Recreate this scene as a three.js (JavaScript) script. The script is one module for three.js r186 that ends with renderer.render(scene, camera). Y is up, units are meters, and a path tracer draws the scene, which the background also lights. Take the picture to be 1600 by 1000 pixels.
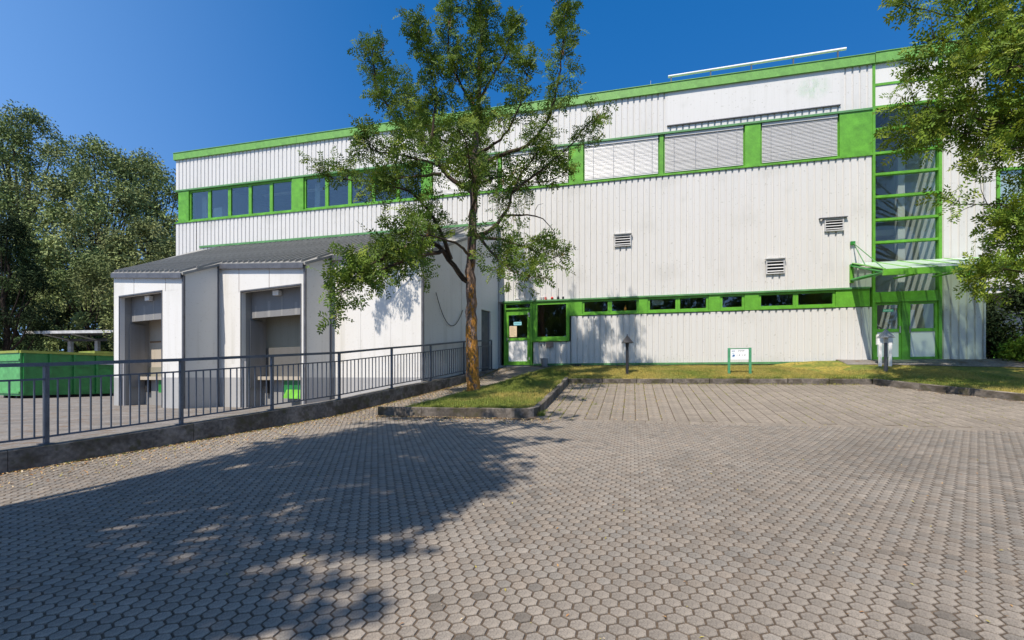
import * as THREE from 'three';
import { mergeGeometries } from 'three/addons/utils/BufferGeometryUtils.js';

// ---------------------------------------------------------------- camera, sky, sun, exposure
// x runs along the long facade (to the right), z away from the facade towards the forecourt, y up; facade foot at y = 0.
const F_PX = 750, HOR = 590, CX = 4.482, CY = -0.46, CZ = 17.806, SA = 0.2441, CA = 0.9698;
const scene = new THREE.Scene();
const camera = new THREE.PerspectiveCamera(2 * Math.atan(590 / F_PX) * 180 / Math.PI, 1600 / 1180, 0.05, 2000);
camera.setViewOffset(1600, 1180, 0, 0, 1600, 1000);          // the lens is shifted: verticals stay upright
camera.position.set(CX, CY, CZ);
camera.rotation.y = Math.asin(SA);
camera.updateProjectionMatrix();

const renderer = new THREE.WebGLRenderer({ antialias: true });
renderer.toneMapping = THREE.LinearToneMapping;
renderer.toneMappingExposure = 1.3;
renderer.shadowMap.enabled = true;

const SUN_AZ = 20 * Math.PI / 180, SUN_EL = 59 * Math.PI / 180;
const sunDir = new THREE.Vector3(-Math.sin(SUN_AZ) * Math.cos(SUN_EL), Math.sin(SUN_EL), Math.cos(SUN_AZ) * Math.cos(SUN_EL));
const sun = new THREE.DirectionalLight(new THREE.Color(1, 0.91, 0.79), 5.0);
sun.position.copy(sunDir).multiplyScalar(60);
sun.castShadow = true; sun.shadow.mapSize.set(4096, 4096);
Object.assign(sun.shadow.camera, { left: -45, right: 45, top: 45, bottom: -45, near: 1, far: 160 });
scene.add(sun, sun.target);

const sky = (() => {                                          // clear summer sky
  const W = 512, H = 256, data = new Float32Array(W * H * 4), d = new THREE.Vector3();
  for (let j = 0; j < H; j++) for (let i = 0; i < W; i++) {
    const ph = (i + 0.5) / W * 2 * Math.PI - Math.PI, el = ((j + 0.5) / H - 0.5) * Math.PI;
    d.set(Math.cos(el) * Math.cos(ph), Math.sin(el), Math.cos(el) * Math.sin(ph));
    const cg = Math.max(-1, Math.min(1, d.dot(sunDir))), e = Math.max(0, el) * 180 / Math.PI;
    const k = Math.exp(-e / 10), m = Math.pow(Math.max(0, cg), 24), az = (d.x * sunDir.x + d.z * sunDir.z) / (Math.hypot(d.x, d.z) * Math.hypot(sunDir.x, sunDir.z) + 1e-6), t = Math.min(1, Math.max(0, (0.4 + 0.5 * az) / 0.65)), g = t * t * (3 - 2 * t) * Math.cos(el);
        const z = [0.009, 0.138, 0.445], h = [0.21, 0.375, 0.64], o = (j * W + i) * 4;
    for (let c = 0; c < 3; c++) data[o + c] = (z[c] + (h[c] - z[c]) * k) * (1 - 0.5 * Math.sin(el) ** 2) + [0.9, 0.85, 0.75][c] * m * 0.6 + [0.20, 0.285, 0.41][c] * g;
    if (el < 0) for (let c = 0; c < 3; c++) data[o + c] = [0.16, 0.18, 0.17][c];
    data[o + 3] = 1;
  }
  const t = new THREE.DataTexture(data, W, H, THREE.RGBAFormat, THREE.FloatType);
  t.mapping = THREE.EquirectangularReflectionMapping; t.magFilter = t.minFilter = THREE.LinearFilter; t.needsUpdate = true;
  return t;
})();
scene.background = sky; scene.environment = sky;

// ---------------------------------------------------------------- helpers
function rng(s) { return () => { s |= 0; s = s + 0x6D2B79F5 | 0; let t = Math.imul(s ^ s >>> 15, 1 | s); t = t + Math.imul(t ^ t >>> 7, 61 | t) ^ t; return ((t ^ t >>> 14) >>> 0) / 4294967296; }; }
const R = rng(7), rr = (a, b, r = R) => a + (b - a) * r(), clamp = (x, a, b) => Math.min(b, Math.max(a, x)), V3 = (x, y, z) => new THREE.Vector3(x, y, z);
// pixel of the 1600 x 1000 photograph -> ray; its distance comes from the plane, ground or depth named
const uOf = px => (px - 800) / F_PX, tOf = py => (HOR - py) / F_PX;
function atDepth(px, py, d) { const u = uOf(px); return V3(CX + (CA * u - SA) * d, CY + tOf(py) * d, CZ - (SA * u + CA) * d); }
function onZ(px, py, z = 0) { return atDepth(px, py, (CZ - z) / (CA + SA * uOf(px))); }
const fx = px => onZ(px, 590).x, fy = (px, py) => onZ(px, py).y;
function depthOf(x, z) { return SA * (CX - x) + CA * (CZ - z); }
function project(x, y, z) { const d = depthOf(x, z), X = CA * (x - CX) - SA * (z - CZ); return [800 + F_PX * X / d, HOR - F_PX * (y - CY) / d, d]; }
function along(p, dir, px) { const u = uOf(px); const f = t => { const x = p[0] + dir[0] * t, z = p[1] + dir[1] * t; return CA * (x - CX) - SA * (z - CZ) - u * depthOf(x, z); }; const a = f(0), b = f(1); const t = -a / (b - a); return [p[0] + dir[0] * t, p[1] + dir[1] * t]; }
const flat2 = (px, d) => { const p = atDepth(px, 590, d); return [p.x, p.z]; };

const used = {};
const numbered = n => { used[n] = (used[n] ?? -1) + 1; return used[n] ? n + '_' + String(used[n]).padStart(3, '0') : n; };
function tag(o, label, category, group, kind) { if (label) o.userData.label = label; if (category) o.userData.category = category; if (group) o.userData.group = group; if (kind) o.userData.kind = kind; return o; }
function thing(name, label, category, [x, y, z] = [0, 0, 0], turn = 0, group) { const o = new THREE.Group(); o.name = numbered(name); o.position.set(x, y, z); o.rotation.y = turn; scene.add(o); return tag(o, label, category, group); }
function mesh(parent, name, geo, mat, kind) { const m = new THREE.Mesh(Array.isArray(geo) ? join(geo) : geo, mat); m.name = parent === scene ? numbered(name) : name; m.castShadow = m.receiveShadow = true; if (kind) m.userData.kind = kind; parent.add(m); return m; }
function prep(g) { g = g.index ? g.toNonIndexed() : g; for (const k of Object.keys(g.attributes)) if (!['position', 'normal', 'uv', 'color'].includes(k)) g.deleteAttribute(k); return g; }
function join(list) { const l = list.map(prep); return l.length === 1 ? l[0] : mergeGeometries(l); }
function uvm(g, ox = 0, oy = 0) {                             // texture coordinates in metres, per face direction
  g = prep(g); if (!g.attributes.normal) g.computeVertexNormals();
  const p = g.attributes.position, n = p.count, uv = new Float32Array(n * 2), a = V3(), b = V3(), c = V3();
  for (let i = 0; i < n; i += 3) {
    a.fromBufferAttribute(p, i); b.fromBufferAttribute(p, i + 1).sub(a); c.fromBufferAttribute(p, i + 2).sub(a); b.cross(c);
    const X = Math.abs(b.x), Y = Math.abs(b.y), Z = Math.abs(b.z);
    for (let k = 0; k < 3; k++) { const x = p.getX(i + k), y = p.getY(i + k), z = p.getZ(i + k), o = (i + k) * 2; if (Y >= X && Y >= Z) { uv[o] = x + ox; uv[o + 1] = z + oy; } else if (X >= Z) { uv[o] = z + ox; uv[o + 1] = y + oy; } else { uv[o] = x + ox; uv[o + 1] = y + oy; } }
  }
  g.setAttribute('uv', new THREE.BufferAttribute(uv, 2)); return g;
}
function box(x0, x1, y0, y1, z0, z1) { const g = new THREE.BoxGeometry(x1 - x0, y1 - y0, z1 - z0); g.translate((x0 + x1) / 2, (y0 + y1) / 2, (z0 + z1) / 2); return uvm(g); }
function bevelBox(x0, x1, y0, y1, z0, z1, b = 0.008) {        // box with chamfered top and front edges
  const P = [], push = (...q) => { P.push(...q[0], ...q[1], ...q[2], ...q[0], ...q[2], ...q[3]); };
  const lv = [[y0, 0], [y1 - b, 0], [y1, b]];
  const ring = ([y, i]) => [[x0 + i, y, z0 + i], [x0 + i, y, z1 - i], [x1 - i, y, z1 - i], [x1 - i, y, z0 + i]];
  for (let k = 0; k < 2; k++) { const A = ring(lv[k]), B = ring(lv[k + 1]); for (let s = 0; s < 4; s++) { const t = (s + 1) % 4; push(A[s], A[t], B[t], B[s]); } }
  const T = ring(lv[2]); push(T[0], T[1], T[2], T[3]);
  const g = new THREE.BufferGeometry(); g.setAttribute('position', new THREE.Float32BufferAttribute(P, 3)); g.computeVertexNormals(); return uvm(g);
}
function quads(list) {                                        // list of [a,b,c,d] corner arrays, counter-clockwise
  const P = []; for (const [a, b, c, d] of list) { P.push(...a, ...b, ...c); if (d) P.push(...a, ...c, ...d); }
  const g = new THREE.BufferGeometry(); g.setAttribute('position', new THREE.Float32BufferAttribute(P, 3)); g.computeVertexNormals(); return uvm(g);
}
function prism(p0, p1, t, yb, yt0, yt1, yb1 = yb) {           // upright slab between plan points p0,p1, thickness t to the back (left-hand normal), sloping top
  const dx = p1[0] - p0[0], dz = p1[1] - p0[1], L = Math.hypot(dx, dz), nx = dz / L * t, nz = -dx / L * t;
  const a = [p0[0], p0[1]], b = [p1[0], p1[1]], c = [p1[0] + nx, p1[1] + nz], d = [p0[0] + nx, p0[1] + nz];
  const lo = [[a[0], yb, a[1]], [b[0], yb1, b[1]], [c[0], yb1, c[1]], [d[0], yb, d[1]]], hi = [[a[0], yt0, a[1]], [b[0], yt1, b[1]], [c[0], yt1, c[1]], [d[0], yt0, d[1]]];
  const Q = [[hi[0], hi[1], hi[2], hi[3]], [lo[3], lo[2], lo[1], lo[0]]]; for (let s = 0; s < 4; s++) { const q = (s + 1) % 4; Q.push([lo[s], lo[q], hi[q], hi[s]]); }
  return quads(Q);
}
function tube(pts, radii, seg = 6, cap = true) {              // tapered tube through points; u round it, v along it in metres
  const P = [], U = [], N = pts.length, rings = []; let len = 0; const T = V3(), A = V3(0, 0, 1), B = V3();
  for (let i = 0; i < N; i++) {
    T.copy(pts[Math.min(i + 1, N - 1)]).sub(pts[Math.max(i - 1, 0)]).normalize();
    A.addScaledVector(T, -A.dot(T)); if (A.lengthSq() < 1e-4) A.set(1, 0.1, 0.2).addScaledVector(T, -T.x); A.normalize(); B.crossVectors(T, A);
    if (i) len += pts[i].distanceTo(pts[i - 1]);
    const r = Array.isArray(radii) ? radii[i] : radii, ring = [];
    for (let s = 0; s <= seg; s++) { const a = s / seg * 2 * Math.PI; ring.push([pts[i].x + r * (Math.cos(a) * A.x + Math.sin(a) * B.x), pts[i].y + r * (Math.cos(a) * A.y + Math.sin(a) * B.y), pts[i].z + r * (Math.cos(a) * A.z + Math.sin(a) * B.z), s / seg, len]); }
    rings.push(ring);
  }
  const put = q => { P.push(q[0], q[1], q[2]); U.push(q[3], q[4]); };
  for (let i = 0; i + 1 < N; i++) for (let s = 0; s < seg; s++) { const a = rings[i][s], b = rings[i][s + 1], c = rings[i + 1][s + 1], d = rings[i + 1][s]; [a, b, c, a, c, d].forEach(put); }
  if (cap) for (const [k, i] of [[0, 0], [1, N - 1]]) for (let s = 1; s + 1 < seg; s++) { const a = rings[i][0], b = rings[i][s], c = rings[i][s + 1]; (k ? [a, b, c] : [a, c, b]).forEach(put); }
  const g = new THREE.BufferGeometry(); g.setAttribute('position', new THREE.Float32BufferAttribute(P, 3)); g.setAttribute('uv', new THREE.Float32BufferAttribute(U, 2));
  g.computeVertexNormals();
  if (seg > 4) {                                              // smooth normals round the tube
    const n = g.attributes.normal, acc = new Map(), p = g.attributes.position, key = i => p.getX(i).toFixed(4) + p.getY(i).toFixed(4) + p.getZ(i).toFixed(4), sides = (N - 1) * seg * 6;
    for (let i = 0; i < sides; i++) { const k = key(i), v = acc.get(k) ?? [0, 0, 0]; v[0] += n.getX(i); v[1] += n.getY(i); v[2] += n.getZ(i); acc.set(k, v); }
    for (let i = 0; i < sides; i++) { const v = acc.get(key(i)), l = Math.hypot(...v) || 1; n.setXYZ(i, v[0] / l, v[1] / l, v[2] / l); }
  }
  return g;
}
const bar = (a, b, r, seg = 6) => tube([V3(...a), V3(...b)], r, seg);
// ---------------------------------------------------------------- tileable noise and textures
function lattice(seed) { const r = rng(seed), t = new Float32Array(4096); for (let i = 0; i < 4096; i++) t[i] = r(); return t; }
const LAT = [1, 2, 3, 4, 5].map(s => lattice(s * 991));
function vn(x, y, per, k = 0) { const X = Math.floor(x), Y = Math.floor(y), fx_ = x - X, fy_ = y - Y, L = LAT[k % 5], h = (i, j) => L[((((i % per) + per) % per) * 67 + (((j % per) + per) % per) * 131 + k * 17) & 4095]; const u = fx_ * fx_ * (3 - 2 * fx_), v = fy_ * fy_ * (3 - 2 * fy_); return (h(X, Y) * (1 - u) + h(X + 1, Y) * u) * (1 - v) + (h(X, Y + 1) * (1 - u) + h(X + 1, Y + 1) * u) * v; }
const fbm = (x, y, per, k = 0, o = 4) => { let s = 0, a = 0.5, t = 0; for (let i = 0; i < o; i++) { s += a * vn(x, y, per, k + i); t += a; x *= 2; y *= 2; per *= 2; a *= 0.55; } return s / t; };
function tex(size, metres, fn, colour = true, h = size) {
  const d = new Uint8Array(size * h * 4);
  for (let j = 0; j < h; j++) for (let i = 0; i < size; i++) { const c = fn(i / size, j / h), o = (j * size + i) * 4; for (let k = 0; k < 3; k++) d[o + k] = clamp(Math.round((Array.isArray(c) ? c[k] : c) * 255), 0, 255); d[o + 3] = 255; }
  const t = new THREE.DataTexture(d, size, h, THREE.RGBAFormat); t.wrapS = t.wrapT = THREE.RepeatWrapping; t.magFilter = THREE.LinearFilter; t.minFilter = THREE.LinearMipmapLinearFilter; t.generateMipmaps = true; if (colour) t.colorSpace = THREE.SRGBColorSpace;
  if (Array.isArray(metres)) t.repeat.set(1 / metres[0], 1 / metres[1]); else t.repeat.set(1 / metres, 1 / metres); t.needsUpdate = true; return t;
}
const mixc = (a, b, t) => a.map((v, i) => v + (b[i] - v) * clamp(t, 0, 1)), grey = v => [v, v, v];
const sstep = (a, b, x) => { const t = clamp((x - a) / (b - a), 0, 1); return t * t * (3 - 2 * t); };
const T_PAINT = tex(512, 3.3, (x, y) => {                     // white coated metal: rain streaks, grime patches, specks
  const s = fbm(x * 40, y * 2, 40, 0), p = fbm(x * 4, y * 4, 4, 1), q = fbm(x * 64, y * 64, 64, 2, 2);
  let c = mixc([0.985, 0.985, 0.98], [0.86, 0.86, 0.84], sstep(0.52, 0.85, s) * 0.16 + sstep(0.5, 0.8, p) * 0.28);
  return mixc(c, [0.66, 0.66, 0.60], sstep(0.78, 0.9, q) * 0.35);
});
const T_WALL = tex(512, 4.1, (x, y) => {                      // painted wall panel, faint stains running down
  const s = fbm(x * 22, y * 1, 22, 3), p = fbm(x * 3, y * 3, 3, 1), q = fbm(x * 90, y * 90, 90, 2, 2);
  return mixc(mixc([0.99, 0.99, 0.985], [0.86, 0.855, 0.83], sstep(0.55, 0.9, s) * 0.5 + sstep(0.5, 0.8, p) * 0.35), [0.8, 0.79, 0.76], sstep(0.7, 0.9, q) * 0.3);
});
const T_GRAIN = tex(512, 0.9, (x, y) => grey(0.80 + 0.2 * fbm(x * 8, y * 8, 8, 1) + 0.22 * (fbm(x * 128, y * 128, 128, 2, 2) - 0.5)));
const T_STONE = tex(512, 0.37, (x, y) => { const a = fbm(x * 90, y * 90, 90, 0, 2), b = fbm(x * 6, y * 6, 6, 3), s = vn(x * 128, y * 128, 128, 4); let c = grey(0.78 + 0.34 * (a - 0.5) + 0.2 * (b - 0.5)); if (s > 0.93) c = [0.98, 0.95, 0.88]; if (s < 0.06) c = [0.5, 0.47, 0.44]; return c; });
const T_STONE_B = tex(512, 0.37, (x, y) => 0.5 + 0.8 * (fbm(x * 90, y * 90, 90, 0, 2) - 0.5) + 0.3 * (vn(x * 128, y * 128, 128, 4) - 0.5), false);
const T_CONC = tex(512, 2.3, (x, y) => { const a = fbm(x * 5, y * 5, 5, 2), b = fbm(x * 60, y * 60, 60, 1, 3), m = fbm(x * 9, y * 9, 9, 4); return mixc(mixc(grey(0.62 + 0.4 * (a - 0.5) + 0.3 * (b - 0.5)), [0.34, 0.32, 0.27], sstep(0.5, 0.75, m) * 0.5), [0.36, 0.38, 0.22], sstep(0.62, 0.8, fbm(x * 12, y * 12, 12, 0)) * 0.5); });
const T_CONC_B = tex(512, 2.3, (x, y) => fbm(x * 60, y * 60, 60, 1, 3), false);
const T_SOIL = tex(512, 1.7, (x, y) => { const a = fbm(x * 10, y * 10, 10, 0), b = fbm(x * 100, y * 100, 100, 2, 2); return mixc(mixc([0.35, 0.30, 0.25], [0.26, 0.22, 0.18], a), [0.47, 0.41, 0.34], sstep(0.6, 0.8, b) * 0.6); });
const T_ASPH = tex(512, 3.1, (x, y) => { const a = fbm(x * 6, y * 6, 6, 3), b = fbm(x * 128, y * 128, 128, 1, 2), c = fbm(x * 16, y * 16, 16, 2); return mixc(grey(0.56 + 0.22 * (a - 0.5) + 0.25 * (b - 0.5)), [0.50, 0.42, 0.33], sstep(0.55, 0.75, c) * 0.6); });
const T_GRASS = tex(512, 2.7, (x, y) => { const a = fbm(x * 7, y * 7, 7, 0), b = fbm(x * 60, y * 60, 60, 2, 3), c = fbm(x * 14, y * 14, 14, 4); return mixc(mixc([0.37, 0.40, 0.14], [0.55, 0.48, 0.21], sstep(0.4, 0.65, a)), [0.24, 0.27, 0.08], sstep(0.45, 0.8, b) * 0.7 + sstep(0.6, 0.8, c) * 0.3); });
const T_BARK = tex(512, [1, 1.2], (x, y) => { const a = fbm(x * 14, y * 5, 14, 0), b = fbm(x * 60, y * 24, 60, 1, 3); return mixc([0.20, 0.16, 0.125], [0.46, 0.38, 0.30], sstep(0.35, 0.7, a * 0.6 + b * 0.4)); });
const T_BARK_B = tex(512, [1, 1.2], (x, y) => sstep(0.3, 0.7, fbm(x * 14, y * 5, 14, 0) * 0.6 + fbm(x * 60, y * 24, 60, 1, 3) * 0.4), false);
const T_LICHEN = tex(512, [1, 4.2], (x, y) => {               // trunk: furrowed bark with crusts of orange lichen, thickest low on the stem
  const h = y * 4.2, a = fbm(x * 14, y * 20, 14, 0), b = fbm(x * 60, y * 90, 60, 1, 3), l = fbm(x * 9, y * 24, 9, 3) * 0.65 + fbm(x * 40, y * 110, 40, 2, 2) * 0.35;
  const th = h < 1.5 ? 0.375 + h * 0.035 : 0.428 + (h - 1.5) * 0.09;
  let c = mixc([0.30, 0.25, 0.22], [0.56, 0.47, 0.42], sstep(0.35, 0.7, a * 0.6 + b * 0.4));
  return mixc(c, mixc([0.60, 0.38, 0.11], [0.78, 0.55, 0.17], b), sstep(th, th + 0.07, l) * (0.6 + 0.35 * b));
}, true, 1024);
T_LICHEN.wrapT = THREE.ClampToEdgeWrapping;
const T_MOTTLE = tex(256, 1.3, (x, y) => grey(0.86 + 0.28 * (fbm(x * 6, y * 6, 6, 2) - 0.5) + 0.12 * (fbm(x * 64, y * 64, 64, 1, 2) - 0.5)));
const lin = (r, g, b) => new THREE.Color().setRGB(r, g, b);
function std(color, rough, o = {}) { return new THREE.MeshStandardMaterial({ color, roughness: rough, metalness: 0, side: THREE.DoubleSide, ...o }); }
const tones = (c, f, rough, o) => f.map(k => std(lin(c[0] * k, c[1] * k, c[2] * k), rough, o));
const M = {
  clad: tones([0.69, 0.68, 0.665], [1, 0.985, 0.992, 0.975], 0.42, { map: T_PAINT }),
  cladPatch: std(lin(0.71, 0.70, 0.685), 0.4, { map: T_PAINT }),
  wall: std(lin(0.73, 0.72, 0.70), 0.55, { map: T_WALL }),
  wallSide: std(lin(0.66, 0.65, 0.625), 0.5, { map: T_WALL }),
  plinth: std(lin(0.42, 0.42, 0.425), 0.7, { map: T_WALL }),
  rust: std(lin(0.22, 0.13, 0.07), 0.9),
  green: std(lin(0.17, 0.51, 0.042), 0.42, { map: T_MOTTLE }),
  greenPale: std(lin(0.23, 0.54, 0.11), 0.45, { map: T_MOTTLE }),
  greenDeep: std(lin(0.035, 0.30, 0.045), 0.42, { map: T_MOTTLE }),
  greenSign: std(lin(0.10, 0.40, 0.20), 0.5, { map: T_MOTTLE }),
  mint: std(lin(0.13, 0.36, 0.13), 0.55, { map: T_MOTTLE }),
  greyRoof: std(lin(0.36, 0.355, 0.335), 0.6, { metalness: 0, map: T_MOTTLE }),
  greyTrim: std(lin(0.13, 0.135, 0.155), 0.5, { map: T_MOTTLE }),
  rail: std(lin(0.15, 0.17, 0.205), 0.42, { metalness: 0.3, map: T_MOTTLE }),
  darkGrey: std(lin(0.12, 0.118, 0.115), 0.75, { map: T_WALL }),
  midGrey: std(lin(0.28, 0.278, 0.275), 0.8, { map: T_WALL }),
  curtain: std(lin(0.22, 0.22, 0.225), 0.7, { map: T_WALL }),
  tan: std(lin(0.46, 0.405, 0.33), 0.7, { map: T_WALL }),
  olive: std(lin(0.25, 0.24, 0.19), 0.7, { map: T_WALL }),
  black: std(lin(0.02, 0.02, 0.022), 0.6),
  lamp: std(lin(0.03, 0.031, 0.036), 0.5, { metalness: 0.2 }),
  lampGrey: std(lin(0.33, 0.335, 0.35), 0.5),
  white: std(lin(0.82, 0.82, 0.82), 0.45),
  whiteDull: std(lin(0.72, 0.72, 0.72), 0.6, { map: T_MOTTLE }),
  slat: std(lin(0.68, 0.68, 0.68), 0.42),
  slatDull: std(lin(0.53, 0.53, 0.53), 0.45),
  glass: new THREE.MeshPhysicalMaterial({ color: lin(0.86, 0.92, 0.92), roughness: 0.015, transmission: 1, thickness: 0, ior: 1.95, side: THREE.DoubleSide }),
  glassLow: new THREE.MeshPhysicalMaterial({ color: lin(0.8, 0.85, 0.85), roughness: 0.015, transmission: 1, thickness: 0, ior: 1.75, side: THREE.DoubleSide }),
  glassClear: new THREE.MeshPhysicalMaterial({ color: lin(0.93, 0.97, 0.95), roughness: 0.015, transmission: 1, thickness: 0, ior: 1.5, side: THREE.DoubleSide }),
  glassRoof: new THREE.MeshPhysicalMaterial({ color: lin(0.55, 0.74, 0.58), roughness: 0.45, transmission: 0.5, thickness: 0, ior: 1.5, side: THREE.DoubleSide }),
  room: std(lin(0.42, 0.42, 0.42), 0.9), roomDark: std(lin(0.40, 0.40, 0.40), 0.9), roomWhite: std(lin(0.76, 0.76, 0.75), 0.85),
  kerb: tones([0.40, 0.345, 0.29], [1, 0.86, 1.12], 0.9, { map: T_CONC, bumpMap: T_CONC_B, bumpScale: 0.004 }),
  retain: std(lin(0.42, 0.385, 0.34), 0.92, { map: T_CONC, bumpMap: T_CONC_B, bumpScale: 0.006 }),
  pavers: tones([0.36, 0.315, 0.265], [1, 0.88, 1.12, 0.95, 1.05, 0.6], 0.85, { map: T_STONE, bumpMap: T_STONE_B, bumpScale: 0.0015 }),
  paverField: std(lin(1, 1, 1), 0.85, { map: T_STONE, bumpMap: T_STONE_B, bumpScale: 0.0015 }),
  blocks: tones([0.35, 0.30, 0.245], [1, 0.9, 1.08, 0.96, 0.84], 0.88, { map: T_STONE, bumpMap: T_STONE_B, bumpScale: 0.0015 }),
  soil: std(lin(1, 1, 1), 0.95, { map: T_SOIL }),
  moss: std(lin(1.0, 1.05, 0.72), 0.95, { map: T_SOIL }),
  asphalt: std(lin(0.56, 0.515, 0.475), 0.95, { map: T_ASPH }),
  turf: std(lin(1.05, 1.1, 0.95), 0.98, { map: T_GRASS }),
  bark: std(lin(0.9, 0.9, 0.9), 0.95, { map: T_BARK, bumpMap: T_BARK_B, bumpScale: 0.012 }),
  barkDark: std(lin(0.45, 0.43, 0.42), 0.95, { map: T_BARK, bumpMap: T_BARK_B, bumpScale: 0.02 }),
  lichen: std(lin(1, 1, 1), 0.95, { map: T_LICHEN, bumpMap: T_BARK_B, bumpScale: 0.012 }),
  leaf: new THREE.MeshPhysicalMaterial({ color: 0xffffff, vertexColors: true, roughness: 0.8, specularIntensity: 0.35, transmission: 0.3, thickness: 0, side: THREE.DoubleSide }),
  leafFar: new THREE.MeshPhysicalMaterial({ color: 0xffffff, vertexColors: true, roughness: 0.85, specularIntensity: 0.3, side: THREE.DoubleSide }),
  litter: std(0xffffff, 0.9),
  bin: std(lin(0.03, 0.27, 0.06), 0.45, { map: T_MOTTLE }),
  binPale: std(lin(0.14, 0.50, 0.15), 0.5, { map: T_MOTTLE }),
  binRim: std(lin(0.40, 0.46, 0.07), 0.55, { map: T_MOTTLE }),
};
// ---------------------------------------------------------------- the ground
const KNOTS = [[-30, 0.02], [-0.4, 0.0], [0.3, -0.04], [1.1, -0.25], [2.85, -0.64], [5.5, -0.99], [8.31, -1.33], [10, -1.45], [13, -1.63], [18, -1.88], [26, -2.15], [60, -2.6]];
const lerpK = (K, z) => { let i = 0; while (i < K.length - 2 && z > K[i + 1][0]) i++; const [a, ya] = K[i], [b, yb] = K[i + 1]; return ya + (yb - ya) * (z - a) / (b - a); };
const yr = z => (lerpK(KNOTS, z - 0.45) + lerpK(KNOTS, z - 0.15) + lerpK(KNOTS, z + 0.15) + lerpK(KNOTS, z + 0.45)) / 4;
const slopeAt = z => (yr(z + 0.1) - yr(z - 0.1)) / 0.2;
const railX = z => -0.48 - 0.2147 * (z - 1.11);               // right face of the wall under the railing
const YARD = -1.47;
const LEFT = [[0.3, 1.9], [0.6, 1.6], [2.2, 0.62], [4.5, -0.1], [6, -0.42], [7.4, -0.85], [8.2, -1.0]];
const lawnLeft = z => lerpK(LEFT, z);
const KX = 2.42, KZ = 7.95, BACKZ = 2.8;                      // inner corner lines of the kerbs round the bed and the parking bay
const kerbRight = z => 10.75 + (z - 2.85) * 0.735;            // kerb at the right end of the bay
function sheet(xs, zs, yf) {                                  // grid: xs(z) -> array of x
  const Q = []; for (let j = 0; j + 1 < zs.length; j++) { const A = xs(zs[j]), B = xs(zs[j + 1]); for (let i = 0; i + 1 < A.length; i++) Q.push([[A[i], yf(A[i], zs[j]), zs[j]], [B[i], yf(B[i], zs[j + 1]), zs[j + 1]], [B[i + 1], yf(B[i + 1], zs[j + 1]), zs[j + 1]], [A[i + 1], yf(A[i + 1], zs[j]), zs[j]]]); }
  return quads(Q);
}
const span = (a, b, n) => Array.from({ length: n + 1 }, (_, i) => a + (b - a) * i / n);
{
  const g = mesh(scene, 'ground', quads([[[-700, -2.9, -700], [-700, -2.9, 700], [700, -2.9, 700], [700, -2.9, -700]]]), M.turf); tag(g, null, null, null, 'structure');
  const y = mesh(scene, 'yard', sheet(z => [-70, -40, -20, railX(Math.max(z, -1)) - 0.16], [-60, -30, -1, 2, 5, 10, 15, 25, 45], () => YARD), M.asphalt); tag(y, null, null, null, 'structure');
  // yard drain cover near the railing
  const rz = span(-0.2, 26, 60);
}
const forecourt = mesh(scene, 'forecourt', sheet(z => span(railX(z) - 0.04, 30, 14), span(-6, 40, 120), (x, z) => yr(z) - 0.0065), M.soil);
tag(forecourt, null, null, null, 'structure');
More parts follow.
